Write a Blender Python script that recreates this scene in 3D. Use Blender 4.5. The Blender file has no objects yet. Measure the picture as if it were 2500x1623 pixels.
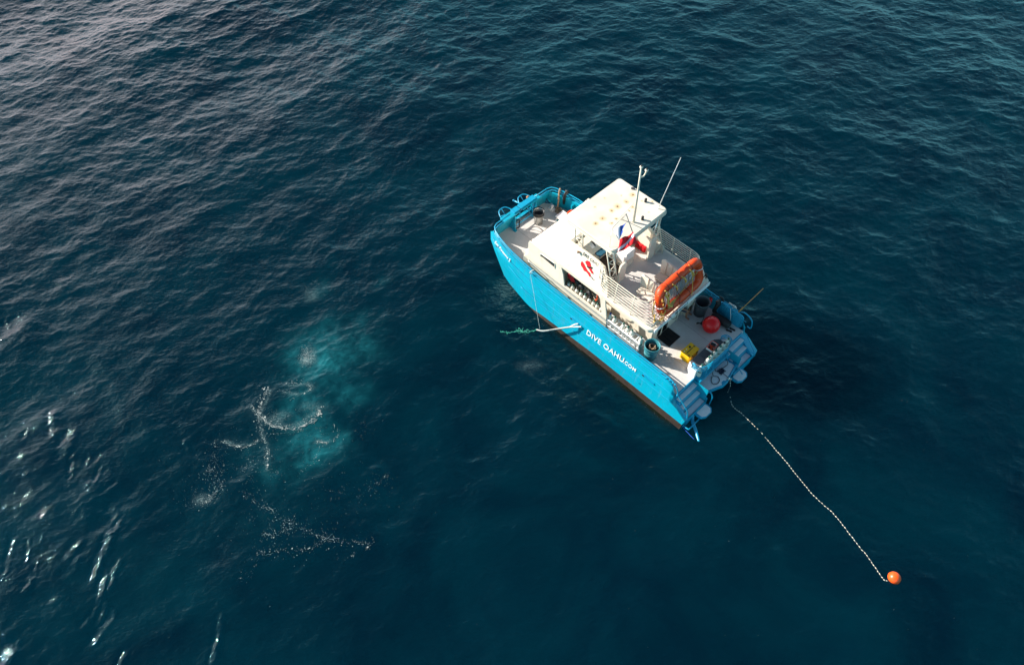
import bpy, math, random
import numpy as np
from mathutils import Vector, Matrix
random.seed(7); rng = np.random.default_rng(11)
R = math.radians
SC = bpy.context.scene
C = SC.collection

# ------------------------------------------------------------------ camera, sky, sun, exposure
F_PX, PITCH, CAM_H = 1820.0, 54.218, 25.504
cam_d = bpy.data.cameras.new('camera'); cam = bpy.data.objects.new('camera', cam_d); C.objects.link(cam)
cam_d.sensor_width = 36; cam_d.lens = 36 * F_PX / 2500; cam_d.clip_start = .5; cam_d.clip_end = 20000
cam.location = (0, 0, CAM_H); cam.rotation_euler = (R(90 - PITCH), 0, 0)
SC.camera = cam
SUN_EL, SUN_AZ = R(28.5), R(161)                 # azimuth measured from +X towards +Y
w = bpy.data.worlds.new('World'); SC.world = w; w.use_nodes = True
wn, wl = w.node_tree.nodes, w.node_tree.links; wn.clear()
SKY = .05
sky = wn.new('ShaderNodeTexSky'); sky.sky_type = 'NISHITA'; sky.sun_disc = False
sky.sun_elevation = SUN_EL; sky.sun_rotation = math.pi / 2 - SUN_AZ
sky.air_density = 1.0; sky.dust_density = 1.6; sky.ozone_density = 1.6; sky.altitude = 30
bg = wn.new('ShaderNodeBackground'); bg.inputs['Strength'].default_value = SKY
wo = wn.new('ShaderNodeOutputWorld'); wl.new(bg.outputs[0], wo.inputs[0])
def wmath(op, a, b=None, c=None, clamp=False):
    n = wn.new('ShaderNodeMath'); n.operation = op; n.use_clamp = clamp
    for i, x in enumerate((a, b, c)):
        if x is None: continue
        if isinstance(x, (int, float)): n.inputs[i].default_value = x
        else: wl.new(x, n.inputs[i])
    return n.outputs[0]
def wrange(x, a, b, c=0., d=1.):
    n = wn.new('ShaderNodeMapRange'); n.interpolation_type = 'SMOOTHSTEP'; wl.new(x, n.inputs[0])
    for i, v in enumerate((a, b, c, d)): n.inputs[i + 1].default_value = v
    return n.outputs[0]
wt = wn.new('ShaderNodeTexCoord'); wsx = wn.new('ShaderNodeSeparateXYZ'); wl.new(wt.outputs['Generated'], wsx.inputs[0])
ez = wmath('MAXIMUM', wsx.outputs[2], 0.0); den = wmath('ADD', ez, .22)
wc = wn.new('ShaderNodeCombineXYZ'); wl.new(wmath('DIVIDE', wsx.outputs[0], den), wc.inputs[0]); wl.new(wmath('DIVIDE', wsx.outputs[1], den), wc.inputs[1])
wnz = wn.new('ShaderNodeTexNoise'); wnz.inputs['Scale'].default_value = .9; wnz.inputs['Detail'].default_value = 7; wnz.inputs['Roughness'].default_value = .6
wl.new(wc.outputs[0], wnz.inputs['Vector'])
hl = wmath('SQRT', wmath('ADD', wmath('ADD', wmath('MULTIPLY', wsx.outputs[0], wsx.outputs[0]), wmath('MULTIPLY', wsx.outputs[1], wsx.outputs[1])), 1e-5))
side = wmath('DIVIDE', wmath('ADD', wmath('MULTIPLY', wsx.outputs[0], math.cos(R(141))), wmath('MULTIPLY', wsx.outputs[1], math.sin(R(141)))), hl)   # towards an unseen cloud bank, added near the sun to grey the reflections
bank = wmath('MULTIPLY', wrange(side, .70, .985), wrange(ez, .74, .25))
bank = wmath('MULTIPLY', bank, wrange(wnz.outputs[0], .30, .56, .35, 1.))
puff = wmath('MULTIPLY', wrange(wnz.outputs[0], .52, .64), wrange(ez, .55, .25))
def wmix(f, a, col):
    n = wn.new('ShaderNodeMix'); n.data_type = 'RGBA'; wl.new(f, n.inputs[0]); wl.new(a, n.inputs[6]); n.inputs[7].default_value = tuple(c / SKY for c in col) + (1,); return n.outputs[2]
haze = wmath('MULTIPLY', wrange(ez, .85, .25), .75)
cs = wmix(haze, sky.outputs[0], (.15, .31, .42)); cs = wmix(wmath('MULTIPLY', wrange(ez, .42, .12), .8), cs, (.30, .86, 1.0)); cs = wmix(wmath('MULTIPLY', puff, .6), cs, (.40, .76, .90)); cs = wmix(bank, cs, (1.80, 1.42, 1.46))
wl.new(cs, bg.inputs[0])
sd = bpy.data.lights.new('sun', 'SUN'); sd.energy = 5.0; sd.angle = R(.53); sd.color = (1, .93, .82)
sun = bpy.data.objects.new('sun', sd); C.objects.link(sun)
sdir = Vector((math.cos(SUN_EL) * math.cos(SUN_AZ), math.cos(SUN_EL) * math.sin(SUN_AZ), math.sin(SUN_EL)))
sun.rotation_euler = sdir.to_track_quat('Z', 'Y').to_euler(); sun.location = sdir * 200
SC.view_settings.view_transform = 'Standard'; SC.view_settings.look = 'None'
SC.view_settings.exposure = .95; SC.view_settings.gamma = 1
try:
    SC.cycles.max_bounces = 8; SC.cycles.caustics_reflective = False; SC.cycles.caustics_refractive = False
    SC.cycles.sample_clamp_indirect = 6
except Exception: pass

# ------------------------------------------------------------------ boat frame
BX, BY, YAW = 8.272, 15.482, R(134.029)
cy, sy = math.cos(YAW), math.sin(YAW)
def W(p): return Vector((BX + p[0] * cy - p[1] * sy, BY + p[0] * sy + p[1] * cy, p[2]))

# ------------------------------------------------------------------ materials
def mat(name, col, rough=.5, metal=0., var=.0, scale=3., bump=0., bscale=30., coat=0., spec=.5, dirt=None, dscale=1.2, streak=None):
    m = bpy.data.materials.new(name); m.use_nodes = True
    n, l = m.node_tree.nodes, m.node_tree.links; b = n['Principled BSDF']
    b.inputs['Roughness'].default_value = rough; b.inputs['Metallic'].default_value = metal
    b.inputs['Specular IOR Level'].default_value = spec; b.inputs['Coat Weight'].default_value = coat
    tc = n.new('ShaderNodeTexCoord'); last = None
    if var or dirt:
        nz = n.new('ShaderNodeTexNoise'); nz.inputs['Scale'].default_value = scale; nz.inputs['Detail'].default_value = 6
        nz.inputs['Roughness'].default_value = .65; l.new(tc.outputs['Object'], nz.inputs['Vector'])
        rp = n.new('ShaderNodeValToRGB'); e = rp.color_ramp.elements
        e[0].position = .3; e[1].position = .7
        e[0].color = tuple(c * (1 - var) for c in col) + (1,); e[1].color = tuple(min(1, c * (1 + var * .5)) for c in col) + (1,)
        l.new(nz.outputs[0], rp.inputs[0]); last = rp.outputs[0]
        if dirt:
            n2 = n.new('ShaderNodeTexNoise'); n2.inputs['Scale'].default_value = dscale; n2.inputs['Detail'].default_value = 8
            n2.inputs['Distortion'].default_value = .6; l.new(tc.outputs['Object'], n2.inputs['Vector'])
            r2 = n.new('ShaderNodeMapRange'); r2.inputs[1].default_value = .55; r2.inputs[2].default_value = .8; r2.inputs[4].default_value = .6
            l.new(n2.outputs[0], r2.inputs[0])
            mx = n.new('ShaderNodeMix'); mx.data_type = 'RGBA'; l.new(r2.outputs[0], mx.inputs[0]); l.new(last, mx.inputs[6])
            mx.inputs[7].default_value = dirt + (1,); last = mx.outputs[2]
        if streak:
            mp = n.new('ShaderNodeMapping'); mp.inputs['Scale'].default_value = (7, 7, .7); l.new(tc.outputs['Object'], mp.inputs['Vector'])
            n3 = n.new('ShaderNodeTexNoise'); n3.inputs['Scale'].default_value = 1; n3.inputs['Detail'].default_value = 7; n3.inputs['Roughness'].default_value = .7; l.new(mp.outputs[0], n3.inputs['Vector'])
            r3 = n.new('ShaderNodeMapRange'); r3.inputs[1].default_value = .56; r3.inputs[2].default_value = .74; r3.inputs[4].default_value = .55; l.new(n3.outputs[0], r3.inputs[0])
            mx = n.new('ShaderNodeMix'); mx.data_type = 'RGBA'; l.new(r3.outputs[0], mx.inputs[0]); l.new(last, mx.inputs[6]); mx.inputs[7].default_value = streak + (1,); last = mx.outputs[2]
        l.new(last, b.inputs['Base Color'])
    else: b.inputs['Base Color'].default_value = col + (1,)
    if bump:
        nb = n.new('ShaderNodeTexNoise'); nb.inputs['Scale'].default_value = bscale; nb.inputs['Detail'].default_value = 4
        l.new(tc.outputs['Object'], nb.inputs['Vector']); bp = n.new('ShaderNodeBump'); bp.inputs['Strength'].default_value = bump
        bp.inputs['Distance'].default_value = .02; l.new(nb.outputs[0], bp.inputs['Height']); l.new(bp.outputs[0], b.inputs['Normal'])
    return m
M = dict(
    blue=mat('blue_hull_paint', (.0, .325, .47), .36, var=.1, scale=1.2, bump=.15, bscale=3, dirt=(.01, .22, .36), dscale=2.2, streak=(.10, .34, .44)),
    blue2=mat('blue_trim_paint', (.005, .30, .50), .33, var=.12, scale=5),
    brown=mat('antifouling_paint', (.030, .016, .011), .7, var=.5, scale=4, bump=.4, dirt=(.028, .024, .008), dscale=3, streak=(.06, .045, .03)),
    cream=mat('cream_gelcoat', (.77, .70, .59), .42, var=.06, scale=1.4, bump=.05, bscale=6, dirt=(.62, .53, .40), dscale=1.6, streak=(.58, .48, .34)),
    deck=mat('white_nonskid_deck', (.60, .575, .56), .75, var=.1, scale=2.5, bump=.3, bscale=120, dirt=(.48, .44, .40), dscale=1.5),
    tread=mat('white_tread', (.76, .74, .75), .7, var=.1, scale=6, bump=.3, bscale=120),
    rail=mat('cream_rail_paint', (.72, .66, .54), .35, var=.06, scale=9),
    steel=mat('steel', (.62, .62, .6), .3, metal=.8, var=.1, scale=6),
    dark=mat('dark_glass', (.012, .014, .016), .12, spec=.7),
    black=mat('black_rubber', (.012, .012, .014), .6, var=.3, scale=12),
    grey=mat('grey_plastic', (.055, .062, .075), .5, var=.2, scale=6),
    greymat=mat('grey_pad', (.10, .10, .115), .85, var=.15, scale=8),
    mesh=mat('mat_rubber', (.03, .022, .022), .8, var=.3, scale=9),
    teal=mat('teal_drum_plastic', (.03, .19, .23), .45, var=.18, scale=5, dirt=(.16, .27, .28), dscale=5),
    orange=mat('orange_vinyl', (.74, .060, .004), .45, var=.22, scale=4, bump=.5, bscale=10, dirt=(.5, .035, .01), dscale=2.5),
    buoyo=mat('orange_buoy_plastic', (.9, .10, .012), .35, var=.08, scale=5),
    red=mat('red_buoy_vinyl', (.88, .004, .006), .34, var=.12, scale=3),
    redc=mat('red_cloth', (.62, .004, .012), .8, var=.15, scale=6),
    white=mat('white_paint', (.8, .8, .8), .45, var=.05, scale=8),
    whitec=mat('white_cloth', (.72, .7, .76), .85, var=.06, scale=6),
    bluec=mat('blue_cloth', (.006, .065, .36), .8, var=.15, scale=7),
    yellow=mat('yellow_plastic', (.90, .47, .0), .4, var=.06, scale=6),
    wood=mat('varnished_wood', (.50, .24, .06), .45, var=.25, scale=14),
    rope=mat('tan_rope', (.36, .24, .15), .9, var=.3, scale=30, bump=.8, bscale=60),
    ropew=mat('white_rope', (.74, .70, .64), .85, var=.15, scale=30, bump=.8, bscale=60),
    ropey=mat('yellow_rope', (.78, .44, .10), .85, var=.25, scale=25),
    ropeg=mat('green_rope', (.03, .30, .22), .8, var=.5, scale=8),
    net=mat('grey_net', (.33, .31, .32), .9, var=.35, scale=40),
    tank=mat('painted_tank_metal', (.66, .64, .56), .35, var=.14, scale=9),
    green=mat('green_cap', (.01, .10, .07), .4, var=.3, scale=20),
    bluecap=mat('blue_cap', (.01, .05, .30), .4),
    lime=mat('lime_boot', (.42, .50, .01), .6),
    chrome=mat('galvanised_metal', (.5, .5, .48), .32, metal=.85, var=.25, scale=5),
    tan=mat('tan_leather', (.32, .15, .08), .8, var=.2, scale=8),
    skin=mat('skin', (.34, .15, .085), .6, var=.1, scale=10),
    seam=mat('deck_seam_sealant', (.26, .245, .235), .8, var=.2, scale=9),
    brownmat=mat('brown_floor_mat', (.07, .05, .04), .85, var=.3, scale=6),
    greyline=mat('grey_line', (.22, .23, .24), .8, var=.2, scale=30),
    rust=mat('rust', (.22, .08, .01), .9),
    navy=mat('navy_cloth', (.012, .02, .05), .85),
    teal2=mat('teal_cushion', (.006, .08, .14), .7),
    foam=mat('sea_foam', (.36, .40, .39), .8),
)
# canopy roof: cream with rust stains of their own shape at fixed spots
def roof_mat(spots):
    m = bpy.data.materials.new('canopy_gelcoat'); m.use_nodes = True
    n, l = m.node_tree.nodes, m.node_tree.links; b = n['Principled BSDF']; b.inputs['Roughness'].default_value = .45
    tc = n.new('ShaderNodeTexCoord')
    nz = n.new('ShaderNodeTexNoise'); nz.inputs['Scale'].default_value = 1.6; nz.inputs['Detail'].default_value = 6; l.new(tc.outputs['Object'], nz.inputs[0])
    rp = n.new('ShaderNodeValToRGB'); rp.color_ramp.elements[0].position = .38; rp.color_ramp.elements[1].position = .62
    rp.color_ramp.elements[0].color = (.66, .60, .50, 1); rp.color_ramp.elements[1].color = (.75, .69, .59, 1); l.new(nz.outputs[0], rp.inputs[0])
    cur = rp.outputs[0]
    wz = n.new('ShaderNodeTexNoise'); wz.inputs['Scale'].default_value = 9; l.new(tc.outputs['Object'], wz.inputs[0])
    wv = n.new('ShaderNodeVectorMath'); wv.operation = 'MULTIPLY_ADD'; l.new(wz.outputs['Color'], wv.inputs[0])
    wv.inputs[1].default_value = (.12, .12, 0); l.new(tc.outputs['Object'], wv.inputs[2])
    for (x, y, r, s) in spots:
        vs = n.new('ShaderNodeVectorMath'); vs.operation = 'DISTANCE'; l.new(wv.outputs[0], vs.inputs[0]); vs.inputs[1].default_value = (x + .06, y + .06, ROOF_Z)
        for rr, cc, ss in ((r * 2.6, (.60, .36, .08, 1), .6 * s), (r * .75, (.10, .055, .015, 1), s)):
            mr = n.new('ShaderNodeMapRange'); mr.inputs[1].default_value = rr * .25; mr.inputs[2].default_value = rr
            mr.inputs[3].default_value = ss; mr.inputs[4].default_value = 0; l.new(vs.outputs['Value'], mr.inputs[0])
            mx = n.new('ShaderNodeMix'); mx.data_type = 'RGBA'; l.new(mr.outputs[0], mx.inputs[0]); l.new(cur, mx.inputs[6]); mx.inputs[7].default_value = cc
            cur = mx.outputs[2]
    l.new(cur, b.inputs['Base Color'])
    return m
ROOF_Z = 5.45

# ------------------------------------------------------------------ mesh helper
def smooth_path(pts, closed=False, n=6):
    P = [Vector(p) for p in pts]; out = []; N = len(P)
    rg = range(N if closed else N - 1)
    for i in rg:
        if closed: a, b, c, d = P[(i - 1) % N], P[i], P[(i + 1) % N], P[(i + 2) % N]
        else: a, b, c, d = P[max(i - 1, 0)], P[i], P[i + 1], P[min(i + 2, N - 1)]
        for k in range(n):
            t = k / n
            out.append(.5 * ((2 * b) + (c - a) * t + (2 * a - 5 * b + 4 * c - d) * t * t + (3 * b - 3 * c + d - a) * t ** 3))
    if not closed: out.append(P[-1])
    return out
def fillet(pts, r, n=4, closed=False):
    P = [Vector(p) for p in pts]; N = len(P); out = []
    for i in range(N):
        if not closed and i in (0, N - 1): out.append(P[i]); continue
        a, b, c = P[i - 1], P[i], P[(i + 1) % N]
        u, v = (a - b), (c - b); lu, lv = u.length, v.length
        if lu < 1e-6 or lv < 1e-6 or u.normalized().dot(v.normalized()) < -.995: out.append(b); continue
        rr = min(r, lu * .45, lv * .45); s, e = b + u.normalized() * rr, b + v.normalized() * rr
        for k in range(n + 1):
            t = k / n; out.append((1 - t) ** 2 * s + 2 * t * (1 - t) * b + t * t * e)
    return out
class MB:
    def __init__(s): s.v = []; s.f = []; s.m = []; s.sm = []
    def add(s, vs, fs, mi=0, sm=False):
        o = len(s.v); s.v += [tuple(v) for v in vs]
        for f in fs: s.f.append(tuple(i + o for i in f)); s.m.append(mi); s.sm.append(sm)
        return s
    def box(s, c, d, rz=0, mi=0, ry=0, rx=0, ch=0.):
        """box centred at c, chamfered edges on the vertical and top sides"""
        x, y, z = d[0] / 2, d[1] / 2, d[2] / 2
        ch = ch or min(x, y, z) * .22
        rm = Matrix.Rotation(rz, 3, 'Z') @ Matrix.Rotation(ry, 3, 'Y') @ Matrix.Rotation(rx, 3, 'X')
        def ring(ix, iy, zz): return [(-ix, -iy + ch, zz), (-ix + ch, -iy, zz), (ix - ch, -iy, zz), (ix, -iy + ch, zz), (ix, iy - ch, zz), (ix - ch, iy, zz), (-ix + ch, iy, zz), (-ix, iy - ch, zz)]
        vs = ring(x - ch, y - ch, -z) + ring(x, y, -z + ch) + ring(x, y, z - ch) + ring(x - ch, y - ch, z)
        vs = [Vector(c) + rm @ Vector(v) for v in vs]; fs = [tuple(range(7, -1, -1)), tuple(range(24, 32))]
        for k in range(3):
            for i in range(8):
                j = (i + 1) % 8; fs.append((k * 8 + i, k * 8 + j, k * 8 + 8 + j, k * 8 + 8 + i))
        return s.add(vs, fs, mi)
    def prism(s, poly, z0, z1, mi=0, sm=False, bev=0.):
        n = len(poly); vs = []; fs = []
        if bev:
            c = sum((Vector((p[0], p[1], 0)) for p in poly), Vector()) / n
            def ins(p):
                v = Vector((p[0], p[1], 0)) - c; return c + v * (1 - bev / max(v.length, bev * 2))
            L = [(poly, z0), (poly, z1 - bev), ([ins(p) for p in poly], z1)]
        else: L = [(poly, z0), (poly, z1)]
        for P, z in L: vs += [(p[0], p[1], z) for p in P]
        K = len(L); fs.append(tuple(range(n - 1, -1, -1))); fs.append(tuple(range((K - 1) * n, K * n)))
        for k in range(K - 1):
            for i in range(n): j = (i + 1) % n; fs.append((k * n + i, k * n + j, (k + 1) * n + j, (k + 1) * n + i))
        return s.add(vs, fs, mi, sm)
    def xzprism(s, poly, y0, y1, mi=0):
        """polygon given as (x, z), extruded along y"""
        n = len(poly); vs = [(p[0], y0, p[1]) for p in poly] + [(p[0], y1, p[1]) for p in poly]
        fs = [tuple(range(n)), tuple(range(2 * n - 1, n - 1, -1))] + [(i, i + n, (i + 1) % n + n, (i + 1) % n) for i in range(n)]
        return s.add(vs, fs, mi)
    def tube(s, pts, r, closed=False, mi=0, seg=8, r2=None):
        P = [Vector(p) for p in pts]; N = len(P)
        if N < 2: return s
        T = []
        for i in range(N):
            a = P[(i - 1) % N] if (closed or i) else P[0]; b = P[(i + 1) % N] if (closed or i < N - 1) else P[-1]
            t = b - a; T.append(t.normalized() if t.length > 1e-9 else Vector((0, 0, 1)))
        up = Vector((0, 0, 1)) if abs(T[0].z) < .9 else Vector((1, 0, 0))
        nrm = (up - T[0] * up.dot(T[0])).normalized(); vs = []
        for i in range(N):
            nrm = (nrm - T[i] * nrm.dot(T[i])); nrm = nrm.normalized() if nrm.length > 1e-6 else T[i].orthogonal().normalized()
            bn = T[i].cross(nrm); rr = r if r2 is None else r + (r2 - r) * i / (N - 1)
            if callable(r): rr = r(i / (N - 1))
            for k in range(seg):
                a = 2 * math.pi * k / seg; vs.append(P[i] + (nrm * math.cos(a) + bn * math.sin(a)) * rr)
        fs = []
        for i in range(N if closed else N - 1):
            j = (i + 1) % N
            for k in range(seg): q = (k + 1) % seg; fs.append((i * seg + k, i * seg + q, j * seg + q, j * seg + k))
        if not closed: fs.append(tuple(range(seg - 1, -1, -1))); fs.append(tuple(range((N - 1) * seg, N * seg)))
        return s.add(vs, fs, mi, True)
    def lathe(s, prof, c=(0, 0, 0), seg=20, mi=0, axis=None, sx=1, sy_=1):
        """prof: list of (r, z)"""
        vs = []; fs = []; n = len(prof)
        q = Vector(axis).to_track_quat('Z', 'Y') if axis is not None else None
        for r, z in prof:
            for k in range(seg):
                a = 2 * math.pi * k / seg; v = Vector((r * sx * math.cos(a), r * sy_ * math.sin(a), z))
                if q: v = q @ v
                vs.append(v + Vector(c))
        for i in range(n - 1):
            for k in range(seg): j = (k + 1) % seg; fs.append((i * seg + k, i * seg + j, (i + 1) * seg + j, (i + 1) * seg + k))
        if prof[0][0] > 1e-4: fs.append(tuple(range(seg - 1, -1, -1)))
        if prof[-1][0] > 1e-4: fs.append(tuple(range((n - 1) * seg, n * seg)))
        return s.add(vs, fs, mi, True)
    def ball(s, c, r, mi=0, seg=16, sz=1.):
        return s.lathe([(max(r * math.sin(math.pi * i / 10), 1e-5), -r * sz * math.cos(math.pi * i / 10)) for i in range(11)], c, seg, mi)
    def grid(s, fn, nu, nv, mi=0, sm=True, thick=0.):
        vs = [Vector(fn(i / nu, j / nv)) for i in range(nu + 1) for j in range(nv + 1)]; fs = []
        ix = lambda i, j: i * (nv + 1) + j
        for i in range(nu):
            for j in range(nv): fs.append((ix(i, j), ix(i + 1, j), ix(i + 1, j + 1), ix(i, j + 1)))
        return s.add(vs, fs, mi, sm)
    def build(s, name, m, parent=None, base=None, solid=0., bevel=0.):
        me = bpy.data.meshes.new(name); vs = s.v
        if base is not None: vs = [(a - base[0], b - base[1], c - base[2]) for a, b, c in vs]
        me.from_pydata(vs, [], s.f)
        for mm in (m if isinstance(m, (list, tuple)) else [m]): me.materials.append(mm)
        me.polygons.foreach_set('material_index', s.m); me.polygons.foreach_set('use_smooth', s.sm); me.update()
        o = bpy.data.objects.new(name, me); C.objects.link(o)
        if parent is not None: o.parent = parent
        elif base is not None: o.location = W(base); o.rotation_euler = (0, 0, YAW)
        if solid: md = o.modifiers.new('t', 'SOLIDIFY'); md.thickness = solid; md.offset = 0
        if bevel:
            md = o.modifiers.new('b', 'BEVEL'); md.width = bevel; md.segments = 2; md.limit_method = 'ANGLE'; md.angle_limit = R(50)
        return o
def tag(o, label=None, cat=None, group=None, kind=None):
    if label: o['label'] = label
    if cat: o['category'] = cat
    if group: o['group'] = group
    if kind: o['kind'] = kind
    return o
def empty(name, base, rz=0, **k):
    """a thing standing at a place on the boat; its parts are built round (0,0,0) in boat axes"""
    o = bpy.data.objects.new(name, None); C.objects.link(o); o.empty_display_size = .2
    o.location = W(base); o.rotation_euler = (0, 0, YAW + rz); return tag(o, **k)
def dup(root, base=None, rz=0):
    r = root.copy(); C.objects.link(r)
    if base is not None: r.location = W(base); r.rotation_euler = (0, 0, YAW + rz)
    for ch in list(root.children):
        c = ch.copy(); C.objects.link(c); c.parent = r
        for g in list(ch.children): d = g.copy(); C.objects.link(d); d.parent = c
    return r
def text(s, size, name, m, parent, org, right, up, shear=0., depth=.004, base=None, spacing=1., squash=1., bold=0.):
    cu = bpy.data.curves.new(name, 'FONT'); cu.body = s; cu.size = size; cu.shear = shear; cu.extrude = depth; cu.space_character = spacing
    cu.offset = bold; cu.resolution_u = 3
    t = bpy.data.objects.new(name, cu); C.objects.link(t)
    me = bpy.data.meshes.new_from_object(t.evaluated_get(bpy.context.evaluated_depsgraph_get())); me.name = name
    bpy.data.objects.remove(t)
    rt = Vector(right).normalized(); uu = (Vector(up) - rt * Vector(up).dot(rt)).normalized(); nn = rt.cross(uu)
    for v in me.vertices: v.co = Vector(org) + rt * v.co.x * squash + uu * v.co.y + nn * v.co.z
    me.materials.clear(); me.materials.append(m)
    o = bpy.data.objects.new(name, me); C.objects.link(o)
    if parent: o.parent = parent
    return o

# ------------------------------------------------------------------ water
def at(u, v, z=0.):
    """point of the horizontal plane z under pixel (u, v) of the 2500 px photograph"""
    t = R(PITCH); d = Vector((u - 1250, 0, 0)) / F_PX + Vector((0, math.cos(t), -math.sin(t))) - (v - 811.5) / F_PX * Vector((0, math.sin(t), math.cos(t)))
    k = (z - CAM_H) / d.z; return Vector((k * d.x, k * d.y, z))
TILE, NF = 84.0, 2048
def make_waves():
    k1 = np.fft.fftfreq(NF, TILE / NF) * 2 * np.pi
    kx, ky = np.meshgrid(k1, k1, indexing='ij'); k = np.hypot(kx, ky); k[0, 0] = 1
    def comp(wdeg, L, spread, cut, slope_rms, pw=4.0):
        a = R(wdeg); c = (kx * math.cos(a) + ky * math.sin(a)) / k
        S = np.exp(-1 / (k * L) ** 2) / k ** pw * (np.abs(c) ** spread + .08) * np.exp(-(k * cut) ** 2); S[0, 0] = 0
        ph = rng.normal(size=k.shape) + 1j * rng.normal(size=k.shape)
        H = ph * np.sqrt(S); sl = math.sqrt((np.abs(H) ** 2 * k ** 2).sum() / 2) / NF ** 2
        return H * slope_rms / sl
    H = comp(-80, .33, 1.4, .013, .14, 3.75) + comp(-38, 1.8, 6, .2, .055) + comp(-128, 1.3, 5, .15, .035)
    h = np.fft.ifft2(H).real; sx = np.fft.ifft2(1j * kx / k * H).real; sy2 = np.fft.ifft2(1j * ky / k * H).real
    hf = np.fft.ifft2(comp(-60, .035, .5, .012, .20, 3.6)).real
    return h, sx, sy2, hf
WH, WX, WY, WF = make_waves()
def samp(Fd, x, y):
    u = (np.asarray(x) / TILE % 1) * NF; v = (np.asarray(y) / TILE % 1) * NF
    i = np.floor(u).astype(int); j = np.floor(v).astype(int); a = u - i; b = v - j; i %= NF; j %= NF; i2 = (i + 1) % NF; j2 = (j + 1) % NF
    return Fd[i, j] * (1 - a) * (1 - b) + Fd[i2, j] * a * (1 - b) + Fd[i, j2] * (1 - a) * b + Fd[i2, j2] * a * b
def vnoise(x, y, s, seed):
    r = np.random.default_rng(seed); T = r.random((64, 64)); u, v = x / s, y / s; i = np.floor(u).astype(int); j = np.floor(v).astype(int)
    a = u - i; b = v - j; a = a * a * (3 - 2 * a); b = b * b * (3 - 2 * b)
    g = lambda p, q: T[p % 64, q % 64]
    return g(i, j) * (1 - a) * (1 - b) + g(i + 1, j) * a * (1 - b) + g(i, j + 1) * (1 - a) * b + g(i + 1, j + 1) * a * b
def fbm(x, y, s, seed, n=5): return sum(vnoise(x, y, s / 2 ** i, seed + i) * .5 ** i for i in range(n)) / sum(.5 ** i for i in range(n))
def axis_coords(a, b, step, far):
    mid = np.arange(a, b + step / 2, step); g = step * 1.07 ** np.arange(1, 400); g = np.cumsum(g); g = g[g < far]
    return np.concatenate([(a - g)[::-1], mid, b + g])
# brighter water: clouds of bubbles rising from the divers (pixel position, radii in metres, strength)
BUB = [(745, 880, .55, .9, 1.25), (775, 905, 1.0, .8, 1.0), (748, 1000, .6, .7, .8), (800, 855, .95, 1.1, .5), (858, 845, 1.1, .7, .55), (820, 895, 1.0, .6, .5), (855, 958, .7, .55, .5),
       (735, 985, .9, .9, .8), (740, 1035, .9, .8, .6), (680, 1015, .6, .5, .5), (775, 1088, .8, .6, .85), (715, 1085, .9, .7, .55), (690, 1130, 1.1, .9, .38), (640, 1100, .7, .6, .3), (760, 1140, .9, .5, .25), (795, 690, .35, .5, .28), (940, 672, .35, .35, .2),
       (780, 815, .25, .4, .4), (905, 800, .8, .6, .2), (700, 1250, 1.8, .9, .07), (300, 1400, 2.6, 1.4, .04)]
FOAM_LINES = [([(655, 945), (640, 985), (632, 1010), (660, 1035), (700, 1045), (740, 1038), (775, 1015), (782, 1003)], 300, .10, 1.5),
         ([(690, 955), (730, 968), (760, 950), (745, 940), (700, 935)], 120, .07, 1.0), ([(615, 990), (632, 1020), (640, 1060), (652, 1095), (655, 1150)], 140, .09, 1.1),
         ([(545, 1078), (575, 1090), (610, 1090), (632, 1075)], 90, .07, 1.1), ([(660, 1155), (700, 1157)], 20, .08, .7), ([(650, 1060), (720, 1052), (790, 1045)], 70, .12, .7),
         ([(770, 1075), (800, 1080)], 40, .06, 1.0), ([(780, 1090), (760, 1130), (735, 1150)], 45, .1, .7), ([(815, 1035), (825, 1060), (812, 1075)], 35, .1, .9), ([(870, 1080), (895, 1040), (880, 1030)], 40, .25, .6),
         ([(600, 1210), (645, 1235), (690, 1270), (760, 1300), (810, 1320), (870, 1322), (905, 1330)], 210, .16, .9), ([(640, 1310), (690, 1300), (720, 1275)], 90, .12, .9), ([(630, 1350), (680, 1345), (760, 1338), (800, 1310)], 130, .12, .8),
         ([(590, 1150), (620, 1130), (600, 1210)], 80, .2, .7), ([(500, 1160), (520, 1150), (540, 1190), (500, 1215), (475, 1200)], 170, .3, .8), ([(495, 1230), (520, 1210), (545, 1180)], 90, .12, .8), ([(525, 1075), (525, 1120), (545, 1160)], 90, .25, .7),
         ([(790, 1200), (840, 1195)], 30, .15, .6), ([(870, 1215), (930, 1170), (945, 1155)], 50, .15, .7), ([(455, 1190), (450, 1215), (480, 1240)], 40, .2, .6), ([(640, 1345), (620, 1390), (580, 1420)], 60, .3, .5),
         ([(860, 1360), (865, 1345)], 14, .06, .8), ([(745, 710), (760, 690), (775, 685), (790, 720)], 70, .12, .55), ([(775, 800), (790, 815)], 25, .1, .5), ([(700, 1015), (745, 1000), (770, 1005)], 60, .2, .55), ([(650, 905), (620, 960), (600, 980)], 40, .12, .5),
         ([(1280, 870), (1310, 895), (1340, 900)], 40, .2, .4), ([(1230, 730), (1250, 760), (1215, 720)], 40, .35, .45), ([(840, 640), (900, 660), (960, 650)], 16, .5, .35)]
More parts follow.
